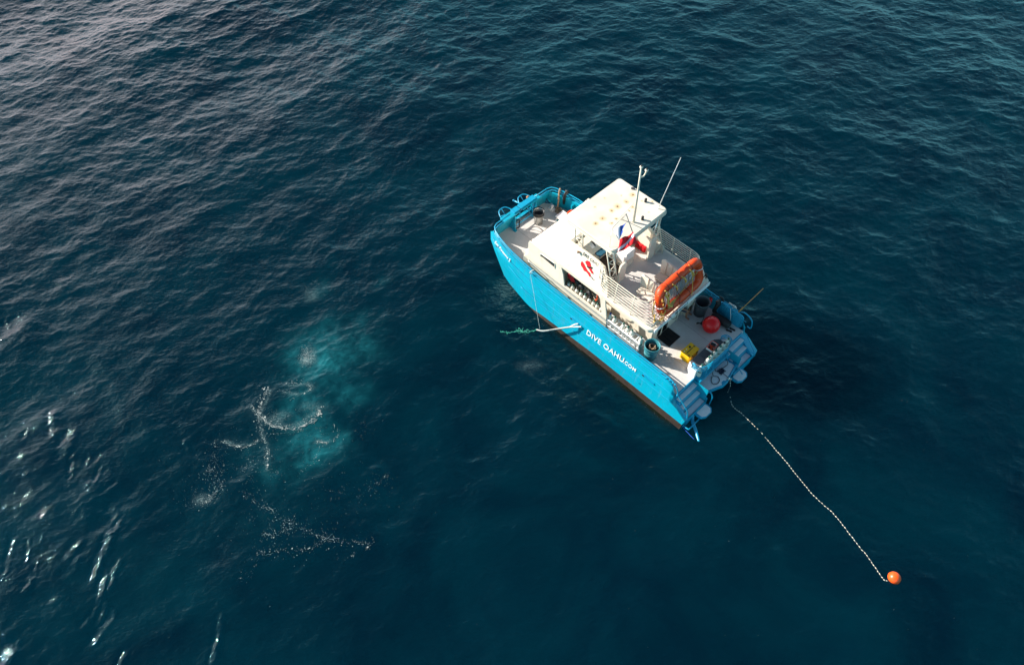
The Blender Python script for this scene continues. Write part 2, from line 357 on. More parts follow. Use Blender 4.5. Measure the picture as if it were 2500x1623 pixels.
GLINT = [([(118, 1005), (125, 1050)], .22), ([(165, 1060), (150, 1100)], .30), ([(172, 1115), (168, 1160)], .12), ([(212, 1115), (205, 1130)], .12), ([(240, 1145), (232, 1170)], .10), ([(285, 1180), (250, 1215)], .16), ([(272, 1232), (280, 1255)], .16),
         ([(293, 1270), (286, 1288)], .13), ([(272, 1300), (258, 1345)], .20), ([(245, 1360), (230, 1400)], .18), ([(292, 1375), (277, 1400)], .14), ([(275, 1415), (268, 1440)], .14), ([(256, 1420), (245, 1455)], .20), ([(240, 1475), (225, 1500)], .13), ([(256, 1480), (240, 1520)], .13),
         ([(272, 1500), (228, 1560)], .17), ([(212, 1520), (205, 1528)], .14), ([(540, 1508), (537, 1540)], .13), ([(535, 1555), (520, 1615)], .15), ([(20, 1595), (8, 1615)], .32), ([(66, 1318), (62, 1362)], .09), ([(25, 1320), (12, 1390)], .11), ([(86, 1375), (84, 1400)], .08), ([(74, 1408), (66, 1440)], .15),
         ([(54, 1060), (56, 1050)], .10), ([(8, 785), (12, 795)], .12), ([(300, 1600), (292, 1620)], .13), ([(192, 1330), (165, 1355)], .16), ([(188, 1365), (184, 1370)], .12), ([(45, 1568), (42, 1572)], .10), ([(450, 1085), (458, 1100)], .10), ([(98, 1312), (95, 1322)], .08)]
def build_water():
    xs = axis_coords(-36, 36, .048, 6000); ys = axis_coords(2.5, 48, .048, 6000)
    X, Y = np.meshgrid(xs, ys, indexing='ij'); nx, ny = X.shape
    far = np.maximum(np.maximum(np.abs(X) - 60, Y - 75), -20 - Y); fade = np.clip(1 - far / 150, 0, 1)
    # calmer patches (slicks) modulate the height of the small waves
    cal = .55 + .85 * fbm(X, Y, 8., 3, 3)
    # the wave train is damped inside the hull footprint
    lx = (X - BX) * cy + (Y - BY) * sy; ly = -(X - BX) * sy + (Y - BY) * cy
    hull = np.clip(np.maximum(np.abs(ly) - 2.4, np.maximum(lx - 10, -lx - .3)) / 1.2 + .0, 0, 1)
    damp = (.35 + .65 * hull) * fade * cal
    # steep little faces that catch the low sun in broken streaks
    tilt = np.zeros_like(X); rough = np.zeros_like(X)
    for pts, w_ in GLINT:
        P = [at(*p) for p in pts]; c_ = sum(P, Vector()) / len(P); hv = (Vector((0, 0, CAM_H)) - c_).normalized() + sdir
        for a_, b_ in zip(P[:-1], P[1:]):
            ax, ay, bx_, by_ = a_.x, a_.y, b_.x, b_.y; L2 = (bx_ - ax) ** 2 + (by_ - ay) ** 2 + 1e-9
            k_ = np.clip(((X - ax) * (bx_ - ax) + (Y - ay) * (by_ - ay)) / L2, 0, 1); qx = X - (ax + k_ * (bx_ - ax)); qy = Y - (ay + k_ * (by_ - ay))
            g_ = np.exp(-((qx ** 2 + qy ** 2) / (1.08 * w_) ** 2) ** 1.5); m_ = g_ > rough; tilt = np.where(m_, -1.0 * (qx * hv.x + qy * hv.y) / hv.z * g_, tilt); rough = np.maximum(rough, g_)
    damp = damp * (1 + .35 * rough)
    Z = samp(WH, X, Y) * damp + tilt + samp(WF, X, Y) * (.33 * cal + np.clip(rough * 1.3, 0, .8)) * fade * (.3 + .7 * hull); ch = .9
    PX = X + samp(WX, X, Y) * damp * ch * hull; PY = Y + samp(WY, X, Y) * damp * ch * hull
    co = np.stack([PX, PY, Z], -1).reshape(-1, 3).astype(np.float32)
    idx = np.arange(nx * ny).reshape(nx, ny)
    q = np.stack([idx[:-1, :-1], idx[1:, :-1], idx[1:, 1:], idx[:-1, 1:]], -1).reshape(-1, 4).astype(np.int32)
    me = bpy.data.meshes.new('water'); me.vertices.add(len(co)); me.vertices.foreach_set('co', co.ravel())
    me.loops.add(q.size); me.loops.foreach_set('vertex_index', q.ravel()); me.polygons.add(len(q))
    me.polygons.foreach_set('loop_start', np.arange(0, q.size, 4, dtype=np.int32)); me.polygons.foreach_set('loop_total', np.full(len(q), 4, dtype=np.int32))
    me.polygons.foreach_set('use_smooth', np.ones(len(q), dtype=bool)); me.update(); me.validate()
    # bubble clouds in the water
    b = np.zeros_like(X); wx = X + (fbm(X, Y, 1.6, 21) - .5) * 2.0; wy = Y + (fbm(X, Y, 1.6, 31) - .5) * 2.0
    for u, v, rx, ry, s in BUB:
        p = at(u, v); s = s * .62; d = ((wx - p.x) / rx) ** 2 + ((wy - p.y) / ry) ** 2; b = np.maximum(b, s * np.exp(-d * .9)) + .25 * s * np.exp(-d * .5)
    b *= np.clip(.1 + 1.7 * fbm(X + .5 * fbm(X, Y, .5, 71), Y, .9, 41, 6) ** 1.4, 0, 1.4)
    b = np.clip(b, 0, 1)
    # weed and antifouling of the hull seen through the first decimetres of water
    al = .95 * np.exp(-np.clip(ly - 2.52, 0, 9) / .12) * (ly > 2.3) * (lx > -.1) * (lx < 7.8) * np.clip(1.2 - lx / 9, .2, 1) * np.clip((lx - .1) / .7, 0, 1) * (.5 + fbm(X, Y, .35, 55))
    # thin film of froth between the flecks
    fr = np.zeros_like(X)
    for pts, cnt, sp, sz in FOAM_LINES:
        if sz < 1.0 or pts[0][1] > 1180: continue
        P = [at(*p) for p in pts]
        for a_, b_ in zip(P[:-1], P[1:]):
            k0, k1 = np.searchsorted(xs, (min(a_.x, b_.x) - 1, max(a_.x, b_.x) + 1)); j0, j1 = np.searchsorted(ys, (min(a_.y, b_.y) - 1, max(a_.y, b_.y) + 1))
            sx_, sy_ = wx[k0:k1, j0:j1] * .25 + X[k0:k1, j0:j1] * .75, wy[k0:k1, j0:j1] * .25 + Y[k0:k1, j0:j1] * .75; L2 = (b_ - a_).length_squared + 1e-9
            t_ = np.clip(((sx_ - a_.x) * (b_.x - a_.x) + (sy_ - a_.y) * (b_.y - a_.y)) / L2, 0, 1); d_ = (sx_ - a_.x - t_ * (b_.x - a_.x)) ** 2 + (sy_ - a_.y - t_ * (b_.y - a_.y)) ** 2
            fr[k0:k1, j0:j1] = np.maximum(fr[k0:k1, j0:j1], .26 * np.exp(-d_ / .0028) + .05 * np.exp(-d_ / .04))
    for u, v, rx, ry, s in ((748, 872, .28, .40, .7), (668, 1022, .45, .26, .38), (500, 1222, .3, .2, .3), (765, 712, .3, .4, .22), (1290, 890, .5, .3, .15), (765, 1005, .5, .3, .22)):
        p = at(u, v); fr = np.maximum(fr, s * np.exp(-(((X * .6 + wx * .4 - p.x) / rx) ** 2 + ((Y * .6 + wy * .4 - p.y) / ry) ** 2) ** 1.3))
    fr = np.clip(fr * (.2 + 1.3 * fbm(X, Y, .22, 91, 3)) * 1.1, 0, 1)
    at3 = me.attributes.new('froth', 'FLOAT', 'POINT'); at3.data.foreach_set('value', fr.ravel().astype(np.float32))
    at1 = me.attributes.new('bubbles', 'FLOAT', 'POINT'); at1.data.foreach_set('value', b.ravel().astype(np.float32))
    at2 = me.attributes.new('weed', 'FLOAT', 'POINT'); at2.data.foreach_set('value', np.clip(al, 0, 1).ravel().astype(np.float32))
    m = bpy.data.materials.new('sea_water'); m.use_nodes = True
    n, l = m.node_tree.nodes, m.node_tree.links; p = n['Principled BSDF']
    p.subsurface_method = 'BURLEY'; p.inputs['Specular Tint'].default_value = (.30, .95, 1, 1); p.inputs['Subsurface Radius'].default_value = (.4, 1, 1); p.inputs['Subsurface Scale'].default_value = 11
    p.inputs['Roughness'].default_value = .025; p.inputs['IOR'].default_value = 1.333; p.inputs['Specular IOR Level'].default_value = .5
    geo = n.new('ShaderNodeNewGeometry')
    big = n.new('ShaderNodeTexNoise'); big.inputs['Scale'].default_value = .22; big.inputs['Detail'].default_value = 8; big.inputs['Roughness'].default_value = .62; big.inputs['Distortion'].default_value = .7; l.new(geo.outputs['Position'], big.inputs['Vector'])
    rp = n.new('ShaderNodeValToRGB'); rp.color_ramp.elements[0].position = .32; rp.color_ramp.elements[1].position = .70
    rp.color_ramp.elements[0].color = (.0001, .0070, .0152, 1); rp.color_ramp.elements[1].color = (.0001, .0160, .0268, 1); l.new(big.outputs[0], rp.inputs[0])
    a1 = n.new('ShaderNodeAttribute'); a1.attribute_name = 'bubbles'
    sw = n.new('ShaderNodeMapRange'); sw.inputs[2].default_value = .5; sw.inputs[3].default_value = 1; sw.inputs[4].default_value = 0; l.new(a1.outputs['Fac'], sw.inputs[0]); l.new(sw.outputs[0], p.inputs['Subsurface Weight'])
    m1 = n.new('ShaderNodeMix'); m1.data_type = 'RGBA'; mt = n.new('ShaderNodeTexNoise'); mt.inputs['Scale'].default_value = 1.6; mt.inputs['Detail'].default_value = 9; mt.inputs['Roughness'].default_value = .68; mt.inputs['Distortion'].default_value = 1.2; l.new(geo.outputs['Position'], mt.inputs['Vector'])
    mr = n.new('ShaderNodeMapRange'); mr.inputs[1].default_value = .34; mr.inputs[2].default_value = .66; mr.inputs[3].default_value = .35; mr.inputs[4].default_value = 1.25; l.new(mt.outputs[0], mr.inputs[0])
    mm = n.new('ShaderNodeMath'); mm.operation = 'MULTIPLY'; mm.use_clamp = True; l.new(a1.outputs['Fac'], mm.inputs[0]); l.new(mr.outputs[0], mm.inputs[1]); l.new(mm.outputs[0], m1.inputs[0]); l.new(rp.outputs[0], m1.inputs[6]); m1.inputs[7].default_value = (.010, .122, .146, 1)
    a2 = n.new('ShaderNodeAttribute'); a2.attribute_name = 'weed'
    m2 = n.new('ShaderNodeMix'); m2.data_type = 'RGBA'; l.new(a2.outputs['Fac'], m2.inputs[0]); l.new(m1.outputs[2], m2.inputs[6]); m2.inputs[7].default_value = (.020, .019, .005, 1)
    a3 = n.new('ShaderNodeAttribute'); a3.attribute_name = 'froth'
    fz = n.new('ShaderNodeTexNoise'); fz.inputs['Scale'].default_value = 16; fz.inputs['Detail'].default_value = 3; l.new(geo.outputs['Position'], fz.inputs['Vector'])
    fg = n.new('ShaderNodeMapRange'); fg.inputs[1].default_value = .42; fg.inputs[2].default_value = .62; fg.inputs[3].default_value = .25; fg.inputs[4].default_value = 1.2; l.new(fz.outputs[0], fg.inputs[0])
    fm = n.new('ShaderNodeMath'); fm.operation = 'MULTIPLY'; fm.use_clamp = True; l.new(a3.outputs['Fac'], fm.inputs[0]); l.new(fg.outputs[0], fm.inputs[1])
    m3 = n.new('ShaderNodeMix'); m3.data_type = 'RGBA'; l.new(fm.outputs[0], m3.inputs[0]); l.new(m2.outputs[2], m3.inputs[6]); m3.inputs[7].default_value = (.17, .27, .28, 1)
    l.new(m3.outputs[2], p.inputs['Base Color'])
    sb = n.new('ShaderNodeMath'); sb.operation = 'MAXIMUM'; l.new(a1.outputs['Fac'], sb.inputs[0]); l.new(a3.outputs['Fac'], sb.inputs[1]); l.new(sb.outputs[0], sw.inputs[0])
    mp = n.new('ShaderNodeMapping'); mp.inputs['Scale'].default_value = (.75, 1.3, 1); mp.inputs['Rotation'].default_value = (0, 0, R(12)); l.new(geo.outputs['Position'], mp.inputs['Vector'])
    r1 = n.new('ShaderNodeTexNoise'); r1.inputs['Scale'].default_value = 9; r1.inputs['Detail'].default_value = 3; r1.inputs['Roughness'].default_value = .5; r1.inputs['Distortion'].default_value = .5
    l.new(mp.outputs[0], r1.inputs['Vector'])
    bp = n.new('ShaderNodeBump'); bp.inputs['Strength'].default_value = .42; bp.inputs['Distance'].default_value = .045
    l.new(r1.outputs[0], bp.inputs['Height']); l.new(bp.outputs[0], p.inputs['Normal'])
    me.materials.append(m)
    o = bpy.data.objects.new('water', me); C.objects.link(o); o['kind'] = 'structure'; o['label'] = 'deep teal sea with small wind waves'
    return o
build_water()
def wz(x, y): return float(samp(WH, x, y)) * .9

# foam: white flecks drifting along curved lines, one uncountable mass
def foam():
    L = FOAM_LINES
    vs = []; fs = []
    def fleck(x, y, r):
        r *= .56
        z = wz(x, y) + .02; a0 = random.random() * 6.3; e = random.uniform(.45, 1); n = 7; o = len(vs)
        for k in range(n):
            a = 2 * math.pi * k / n; rr = r * random.uniform(.65, 1.25)
            px, py = rr * math.cos(a), rr * e * math.sin(a)
            vs.append((x + px * math.cos(a0) - py * math.sin(a0), y + px * math.sin(a0) + py * math.cos(a0), z - .008))
        vs.append((x, y, z - .004 + r * .12)); fs.extend([(o + k, o + (k + 1) % n, o + n) for k in range(n)])
    def ribbon(P, wd, keep, jit):
        """broken lacy strip of foam along a path"""
        pos = []; off = 0.
        for i in range(len(P) - 1):
            d = P[i + 1] - P[i]; k = max(1, int(d.length / .035))
            for j in range(k):
                off = off * .9 + random.gauss(0, jit); q = P[i].lerp(P[i + 1], j / k); nn = Vector((-d.y, d.x, 0)).normalized(); pos.append((q + nn * off, nn))
        i = 0
        while i < len(pos) - 4:
            n = random.randint(2, 9)
            if random.random() < keep:
                o = len(vs); seg = pos[i:i + n]
                for a, (q, nn) in enumerate(seg):
                    w2 = wd * random.uniform(.35, 1.3) * math.sin(math.pi * (a + .5) / len(seg)); z = wz(q.x, q.y) + .012
                    vs.append((q.x + nn.x * w2, q.y + nn.y * w2, z - .008)); vs.append((q.x, q.y, z + .004)); vs.append((q.x - nn.x * w2, q.y - nn.y * w2, z - .008))
                for a in range(len(seg) - 1):
                    b_ = o + 3 * a; fs.append((b_, b_ + 3, b_ + 4, b_ + 1)); fs.append((b_ + 1, b_ + 4, b_ + 5, b_ + 2))
            i += n
    for pts, cnt, sp, sz in L:
        P = smooth_path([at(*p) for p in pts], n=8)
        if sz > .75: ribbon(P, .009 * sz, .22, .025); ribbon(P, .008 * sz, .14, .06)
        for _ in range(int(cnt * 1.6)):
            i = random.random() * (len(P) - 1); k = int(i); p = P[k].lerp(P[k + 1], i - k)
            g = random.gauss(0, 1) * sp * random.choice((.5, 1, 1.8)); a = random.random() * 6.28
            fleck(p.x + g * math.cos(a), p.y + g * math.sin(a), sz * .010 * math.exp(random.gauss(.25, .5)))
    # bright rims where the rings of foam are continuous
    for pts, cnt in (([(640, 1020), (665, 1040), (705, 1045)], 60), ([(728, 1042), (755, 1036), (775, 1020)], 40), ([(702, 955), (725, 966), (740, 965)], 24)):
        P = smooth_path([at(*p) for p in pts], n=8)
        for _ in range(cnt):
            i = random.random() * (len(P) - 1); k = int(i); p = P[k].lerp(P[k + 1], i - k); fleck(p.x + random.gauss(0, .035), p.y + random.gauss(0, .03), random.uniform(.012, .026))
        ribbon(P, .020, .55, .012); ribbon(P, .012, .45, .03)
    # froth over the two boils, and spray scattered wide
    for u, v, rx, ry, cnt in ((748, 872, .25, .42, 520), (668, 1022, .5, .28, 200), (500, 1220, .25, .18, 160), (765, 710, .3, .4, 60), (620, 1130, 2.2, 1.6, 260), (700, 1290, 2.2, 1.0, 220), (850, 1130, 1.6, 1.8, 110), (930, 1200, 1.0, .8, 70)):
        c = at(u, v)
        for _ in range(cnt): fleck(c.x + random.gauss(0, rx * .55), c.y + random.gauss(0, ry * .55), (.010 if cnt > 500 else .008) * math.exp(random.gauss(.1, .4)))
    for _ in range(45):      # slop along the port waterline
        lx = random.uniform(.3, 8.6); q = W((lx, float(np.interp(lx, [0, 7, 8.6], [2.54, 2.5, 2.35])) + abs(random.gauss(0, .10)), 0)); fleck(q.x, q.y, random.uniform(.006, .013))
    for _ in range(170):
        c = at(random.uniform(100, 2400), random.uniform(300, 1600)); fleck(c.x, c.y, random.uniform(.006, .014))
    me = bpy.data.meshes.new('sea_foam'); me.from_pydata(vs, [], fs); me.materials.append(M['foam'])
    o = bpy.data.objects.new('sea_foam', me); C.objects.link(o)
    tag(o, 'white foam flecks drifting in rings and lines over the bubble clouds', 'foam', kind='stuff')
foam()

# ------------------------------------------------------------------ the boat (x forward from the stern, y to port, z up from the water)
boat = empty('dive_boat', (0, 0, 0), label='bright blue and cream twin-deck dive boat lying on the open sea', cat='boat')
DZ, UZ = 1.30, 3.20                                      # main deck and upper deck heights
def ytop(x):
    xs = [0, 8.2, 9.0, 9.8, 10.4, 10.9, 11.2, 11.6]; yv = [2.20, 2.20, 2.17, 2.12, 2.03, 1.90, 1.78, 1.62]
    return float(np.interp(x, xs, yv))
def ztop(x): return float(np.interp(x, [0, 7.5, 11.2], [1.90, 1.90, 2.12]))
# outer side of one hull: rows of (height above water, outward offset from the sheer, x of the stem, x of the transom)
ROWS = [(-.7, -.25, 8.6, .1), (-.25, .2, 9.45, .06), (0, .30, 9.86, .05), (.32, .25, 10.3, .03), (.95, .16, 10.95, .0), (1.35, .09, 11.40, .0), (1.72, .02, 11.5, .0), (1.0, 0, 11.25, .0)]
def hull_pt(r, s, side):
    z, off, xe, x0 = ROWS[r]
    # aft the sheer steps down along the stairs
    x = x0 + (xe - x0) * s; y = ytop(x)
    if r == 7: z = ztop(x)
    k = float(np.interp(s, [0, .8, 1], [1, 1, .35 if r < 5 else .9])); bz = float(np.interp(s, [0, .45, .72, .86, 1], [0, .0, -.18, -.36, -.38])) if r == 3 else 0
    if r <= 3: y2 = y + off * k - (.0 if s < .8 else (s - .8) * .6)
    else: y2 = y + off * k
    return Vector((x, side * y2, z + bz))
def step_cut(x, z):
    """the sheer falls from 1.9 m to the platform along the stern quarter"""
    lim = float(np.interp(x, [0, .05, .78, .80, .98, 1.2], [.50, .52, 1.08, 1.42, 1.80, 1.95])); return min(z, lim)
for side in (1, -1):
    mb = MB(); bt = MB(); ss = [0, .02, .045, .068, .0705, .085, .105, .13] + [.13 + .87 * i / 40 for i in range(1, 41)]
    for r in range(7):
        tgt = bt if r < 3 else mb
        vs = []
        for s in ss:
            for q in (r, r + 1):
                p = hull_pt(q, s, side); p.z = step_cut(p.x, p.z) if q > 3 else p.z; vs.append(p)
        fs = [(2 * i, 2 * i + 2, 2 * i + 3, 2 * i + 1) if side < 0 else (2 * i, 2 * i + 1, 2 * i + 3, 2 * i + 2) for i in range(len(ss) - 1)]
        tgt.add(vs, fs, 0, True)
    # inner side of the hull and keel strip, closing the body
    inn = lambda x, z: Vector((x, side * float(np.interp(x, [0, 7, 8.6, 9.9, 11.4], [1.05, 1.05, 1.25, 1.75, 1.55])), z))
    xs = [.05 + .23 * i for i in range(48)]
    def top(x): return float(np.interp(x, [0, 9.6, 10.6, 11.3], [-.7, -.3, .6, 1.2]))
    vs = []
    for x in xs: vs += [inn(x, 1.2), inn(x, min(1.15, top(x)))]
    mb.add(vs, [(2 * i, 2 * i + 1, 2 * i + 3, 2 * i + 2) for i in range(len(xs) - 1)])
    # transom of this hull
    mb.add([(.05, side * 1.05, -.6), (.03, side * 2.48, -.2), (.0, side * 2.36, .5), (.0, side * 1.05, .5)], [(0, 1, 2, 3)])
    h = mb.build('hull', M['blue'], boat); bt.build('hull_bottom', M['brown'], boat)
    h['label'] = 'bright blue hull side with white lettering' if side > 0 else 'bright blue hull side away from the camera'
    # rubbing strakes
    for z, off, xa, xb in ((1.735, .02, .84, 11.2), (1.36, .085, .80, 11.25), (.98, .15, .72, 10.8), (.70, .205, 2.2, 8.9)):
        P = []
        for i in range(60):
            x = xa + (xb - xa) * i / 59; zz = z + max(0, x - 7.5) * (.09 if z > .9 else .05)
            k = float(np.interp(x, [0, 9, 11.3], [1, 1, .9 if z > 1 else .5])); dr = 0 if z > 1 else max(0, x - 9.2) * -.07
            P.append((x, side * (ytop(x) + off * k + .006 + dr), zz))
        MB().tube(P, .014, seg=6).build('rub_rail', M['blue2'], boat)
    # inner bulwark skin and cap
    P = [(x, ytop(x)) for x in np.linspace(1.0, 11.15, 50)]; mb = MB()
    vs = []
    for x, y in P: z1 = step_cut(x, ztop(x)); vs += [(x, side * (y - .07), DZ - .05), (x, side * (y - .05), z1), (x, side * (y + .012), z1 + .012)]
    mb.add(vs, [f for i in range(len(P) - 1) for f in ((3 * i, 3 * i + 3, 3 * i + 4, 3 * i + 1), (3 * i + 1, 3 * i + 4, 3 * i + 5, 3 * i + 2))])
    for x in (9.0, 10.0, 10.75): mb.xzprism([(x, DZ), (x + .05, DZ), (x + .05, 1.85), (x, 1.85)], side * (ytop(x) - .22), side * (ytop(x) - .07))
    mb.build('bulwark', M['blue'], boat)
    # two tubes running along the top of the bulwark, turning round the bow corner
    def run(z_off, yo, xe): return [(x, side * (ytop(x) + yo), ztop(x) + z_off) for x in np.linspace(1.25, xe, 26)]
    top_t = run(.15, -.0, 11.0) + [(11.17, side * 1.74, 2.28), (11.25, side * 1.55, 2.28), (11.26, side * .75, 2.28)]
    if side > 0: stern = [(.67, 2.22, 1.40), (.70, 2.22, 1.62), (.82, 2.22, 1.86), (1.02, 2.2, 2.0)]
    else: stern = [(.74, -2.26, 1.52), (.58, -2.26, 1.56), (.66, -2.26, 1.98), (.98, -2.22, 2.18), (1.15, -2.2, 2.12)]
    MB().tube(smooth_path(stern, n=4) + [Vector(p) for p in top_t], .026).build('top_rail', M['blue2'], boat)
    low_t = [(x, side * (ytop(x) - .0), ztop(x) + .02) for x in np.linspace(1.0, 11.0, 26)] + [(11.14, side * 1.72, 2.14), (11.22, side * 1.5, 2.14), (11.23, side * .78, 2.14)]
    MB().tube(low_t, .022).build('bulwark_cap', M['blue2'], boat)
    for x in (1.6, 2.7, 3.9, 5.1, 6.3, 7.5, 8.7, 9.7, 10.6): MB().box((x, side * ytop(x), ztop(x) + .085), (.10, .03, .14)).build('rail_bracket', M['blue2'], boat)
# bow: front plate, cap beams, inner webs
mb = MB()
for s in (1, -1):
    mb.add([(11.42, s * 1.62, .9), (11.48, s * 1.66, 1.45), (11.22, s * 1.66, 2.13), (11.22, s * .62, 2.13), (11.50, s * .62, 1.3), (11.46, s * .62, .9)], [(0, 1, 2, 3, 4, 5)])
    mb.add([(11.40, s * 1.60, 1.30), (11.15, s * 1.60, 2.13), (11.15, s * .62, 2.13), (11.42, s * .62, 1.30)], [(3, 2, 1, 0) if s < 0 else (0, 1, 2, 3)])
    mb.add([(11.15, s * 1.60, 2.13), (11.22, s * 1.66, 2.13), (11.22, s * .62, 2.13), (11.15, s * .62, 2.13)], [(0, 1, 2, 3)])
mb.add([(11.42, -1.62, .9), (11.42, 1.62, .9), (11.5, 1.66, 1.5), (11.5, -1.66, 1.5)], [(0, 1, 2, 3)])
mb.add([(11.5, 1.5, 1.5), (11.5, .0, 1.5), (11.5, -1.5, 1.5), (11.36, -1.6, 1.5), (11.36, 1.6, 1.5)], [(0, 1, 2, 3, 4)])
mb.build('bow_plate', M['blue'], boat)
for s, ya, yb in ((1, .60, .98), (-1, -.72, -.12)):
    mb = MB().box((11.22, (ya + yb) / 2, 2.25), (.30, abs(yb - ya) + .5, .07)); mb.xzprism([(11.05, DZ), (11.52, DZ), (11.25, 2.2), (11.05, 2.2)], ya if s > 0 else ya, (ya if s > 0 else ya) + .045)
    mb.box((11.06, ya + .02, DZ + .02), (.16, .14, .04)); mb.build('bow_web', M['blue'], boat)
MB().box((11.26, -.28, 2.31), (.26, .95, .06)).build('bow_step', M['blue2'], boat)
MB().box((11.26, .42, 2.31), (.26, .36, .06)).build('bow_step', M['blue2'], boat)
MB().tube(fillet([(11.1, .60, 1.95), (11.0, .42, 1.95), (11.0, .42, 1.42), (11.05, .58, 1.42)], .08), .022).build('grab_rail', M['black'], boat)
MB().tube([(11.12, .30, 2.24), (11.12, -.55, 2.24)], .018).tube([(11.1, .3, 2.24), (11.1, .3, 1.75)], .02).tube([(11.1, -.52, 2.24), (11.1, -.52, 1.35)], .025).tube([(11.1, -.15, 2.2), (11.1, -.45, 1.4)], .018).tube([(11.1, .55, 1.52), (11.1, -.66, 1.52)], .02).tube([(11.1, .55, 1.88), (11.1, -.66, 1.88)], .02).build('bow_gate', M['blue2'], boat)
for y0 in (.67, -.5):        # two tubular bow pulpits reaching forward
    P = fillet([(11.3, y0 + .30, 1.95), (11.62, y0 + .33, 2.02), (11.92, y0 + .14, 2.06), (11.92, y0 - .22, 2.06), (11.62, y0 - .36, 2.02), (11.3, y0 - .34, 2.0)], .16, 6)
    MB().tube(P, .025).tube([(11.9, y0 - .02, 2.06), (11.3, y0 + .02, 1.7)], .018).tube([(11.5, y0 + .1, 1.5), (11.62, y0 + .31, 2.02)], .018).tube([(11.55, y0 - .12, 1.55), (11.78, y0 + .1, 1.8), (11.5, y0 - .2, 1.95)], .02).build('bow_pulpit', M['blue2'], boat)
MB().tube([(11.45, -.45, 1.75), (12.05, -.26, 1.85)], .035).ball((12.06, -.26, 1.85), .05).build('bow_spar', M['blue2'], boat)
MB().lathe([(.07, 0), (.09, .04), (.06, .1), (.03, .12)], (11.62, -.72, 2.0), 10).build('anchor_roller', M['tan'], boat)

# main deck with plank seams
outline = [(x, ytop(x) - .08) for x in np.linspace(.76, 11.1, 26)] + [(11.42, 1.5), (11.42, -1.5)] + [(x, -ytop(x) + .08) for x in np.linspace(11.1, .76, 26)]
MB().prism([(p[0], p[1]) for p in outline][::-1], 1.12, DZ).build('main_deck', M['deck'], boat)
for xc, y, ln in ((2.2, -.72, 2.8), (2.2, .9, 2.8), (10.3, -.9, 1.9), (10.3, .5, 1.9)): MB().box((xc, y, DZ + .001), (ln, .009, .005)).build('deck_seam', M['seam'], boat)

# stern: stairs, centre platform, swim pads
mb = MB(); tr = []
for s, ya, yb in ((1, 1.03, 2.18), (-1, -.80, -2.02)):
    y0, y1 = min(ya, yb), max(ya, yb)
    prof = [(.78, 1.10), (.78, DZ + .004), (.745, DZ + .004), (.73, 1.02), (.52, 1.02), (.50, .72), (.30, .72), (.28, .42), (.02, .42), (-.02, .25), (-.02, -.35), (.78, -.35)]
    mb.xzprism(prof[::-1], y0, y1)
    for (xa, xb, z) in ((.535, .715, 1.035), (.315, .49, .735), (.04, .265, .435)):
        yy0, yy1 = (y0 + .04, y1 - .05); 
        if s < 0: yy1 = y1 - (.0 if z > .9 else .13 if z > .6 else .33); yy0 = y0 + .04
        tr.append((xa, xb, yy0, yy1, z))
    # side coamings of the stairwell
    yo = (y1 if s > 0 else y0) + s * .05
    ya_, yb_ = (2.16, 2.27) if s > 0 else (-2.27, -2.0)
    mb.xzprism([(-.02, .2), (-.02, .49), (.78, 1.08), (.84, 1.30), (.84, .2)], ya_, yb_)
    if s > 0: mb.xzprism([(-.0, .1), (-.0, .60), (.5, .82), (.80, 1.36), (.84, 1.36), (.84, .1)], ya - .06, ya - .01)
mb.xzprism([(.50, 1.12), (.50, DZ), (.80, DZ + .006), (.80, 1.12)], -.80, 1.00); mb.box((.77, .1, .95), (.05, 1.7, .68))
mb.box((.62, .1, 1.16), (.05, 1.75, .32)); mb.box((.63, .1, 1.327), (.30, 1.78, .05))
mb.build('stern_frame', M['blue2'], boat)
for xa, xb, y0, y1, z in tr: MB().box(((xa + xb) / 2, (y0 + y1) / 2, z), (xb - xa, y1 - y0, .03)).build('stair_tread', M['tread'], boat)
pl = [(.60, .84), (.16, .78), (-.06, .12), (-.06, -.12), (.02, -.30), (.14, -.90), (.54, -.90)]
MB().prism([(x * 1.0 - .0, y) for x, y in [(.66, .90), (.15, .86), (-.12, .16), (-.12, -.16), (-.05, -.36), (.08, -.98), (.62, -.98)]][::-1], .62, .775, bev=.02).build('stern_platform', M['blue2'], boat)
MB().prism([(.58, .84), (.19, .80), (-.05, .20), (.03, .12), (.04, .0), (-.04, -.08), (.02, -.30), (.14, -.88), (.56, -.88)][::-1], .775, .79).build('platform_pad', M['tread'], boat)
for yc, s in ((1.34, 1), (-1.0, -1)):
    P = [(.0, -.30), (-.10, -.32), (-.27, -.30), (-.38, -.16), (-.38, .14), (-.27, .29), (-.10, .31), (.0, .30)]
    MB().prism([(x * 1.08, yc + y * 1.13) for x, y in P][::-1], .20, .30, bev=.02).build('swim_step', M['blue2'], boat)
    MB().prism([(x * .94 - .03, yc + y * .9) for x, y in P][::-1], .30, .315).build('swim_step_pad', M['tread'], boat)
MB().tube(fillet([(.0, 2.36, .2), (-.25, 2.36, .2), (-.25, 1.62, .2)], .03), .028).build('rudder_guard', M['blue2'], boat)
MB().tube(fillet([(.72, 2.22, 1.45), (.60, 2.2, 1.40), (.10, 2.18, .92), (.02, 2.2, .55), (.10, 2.24, .38)], .1), .026).build('stair_rail', M['blue2'], boat)
MB().tube(fillet([(.18, .95, .95), (-.02, .95, 1.05), (-.16, .95, .85), (-.14, .95, .30)], .1), .026).build('stair_rail', M['blue2'], boat)
MB().tube([(.40, -.86, .79), (.12, -.98, .80), (-.22, -1.10, .33)], .02).tube([(.14, -.96, .8), (-.02, -.42, .80)], .02).build('stair_rail', M['blue2'], boat)
MB().tube([(.6, -2.1, 1.3), (.02, -2.12, .62), (-.03, -2.1, .3)], .02).build('stair_rail', M['blue2'], boat)

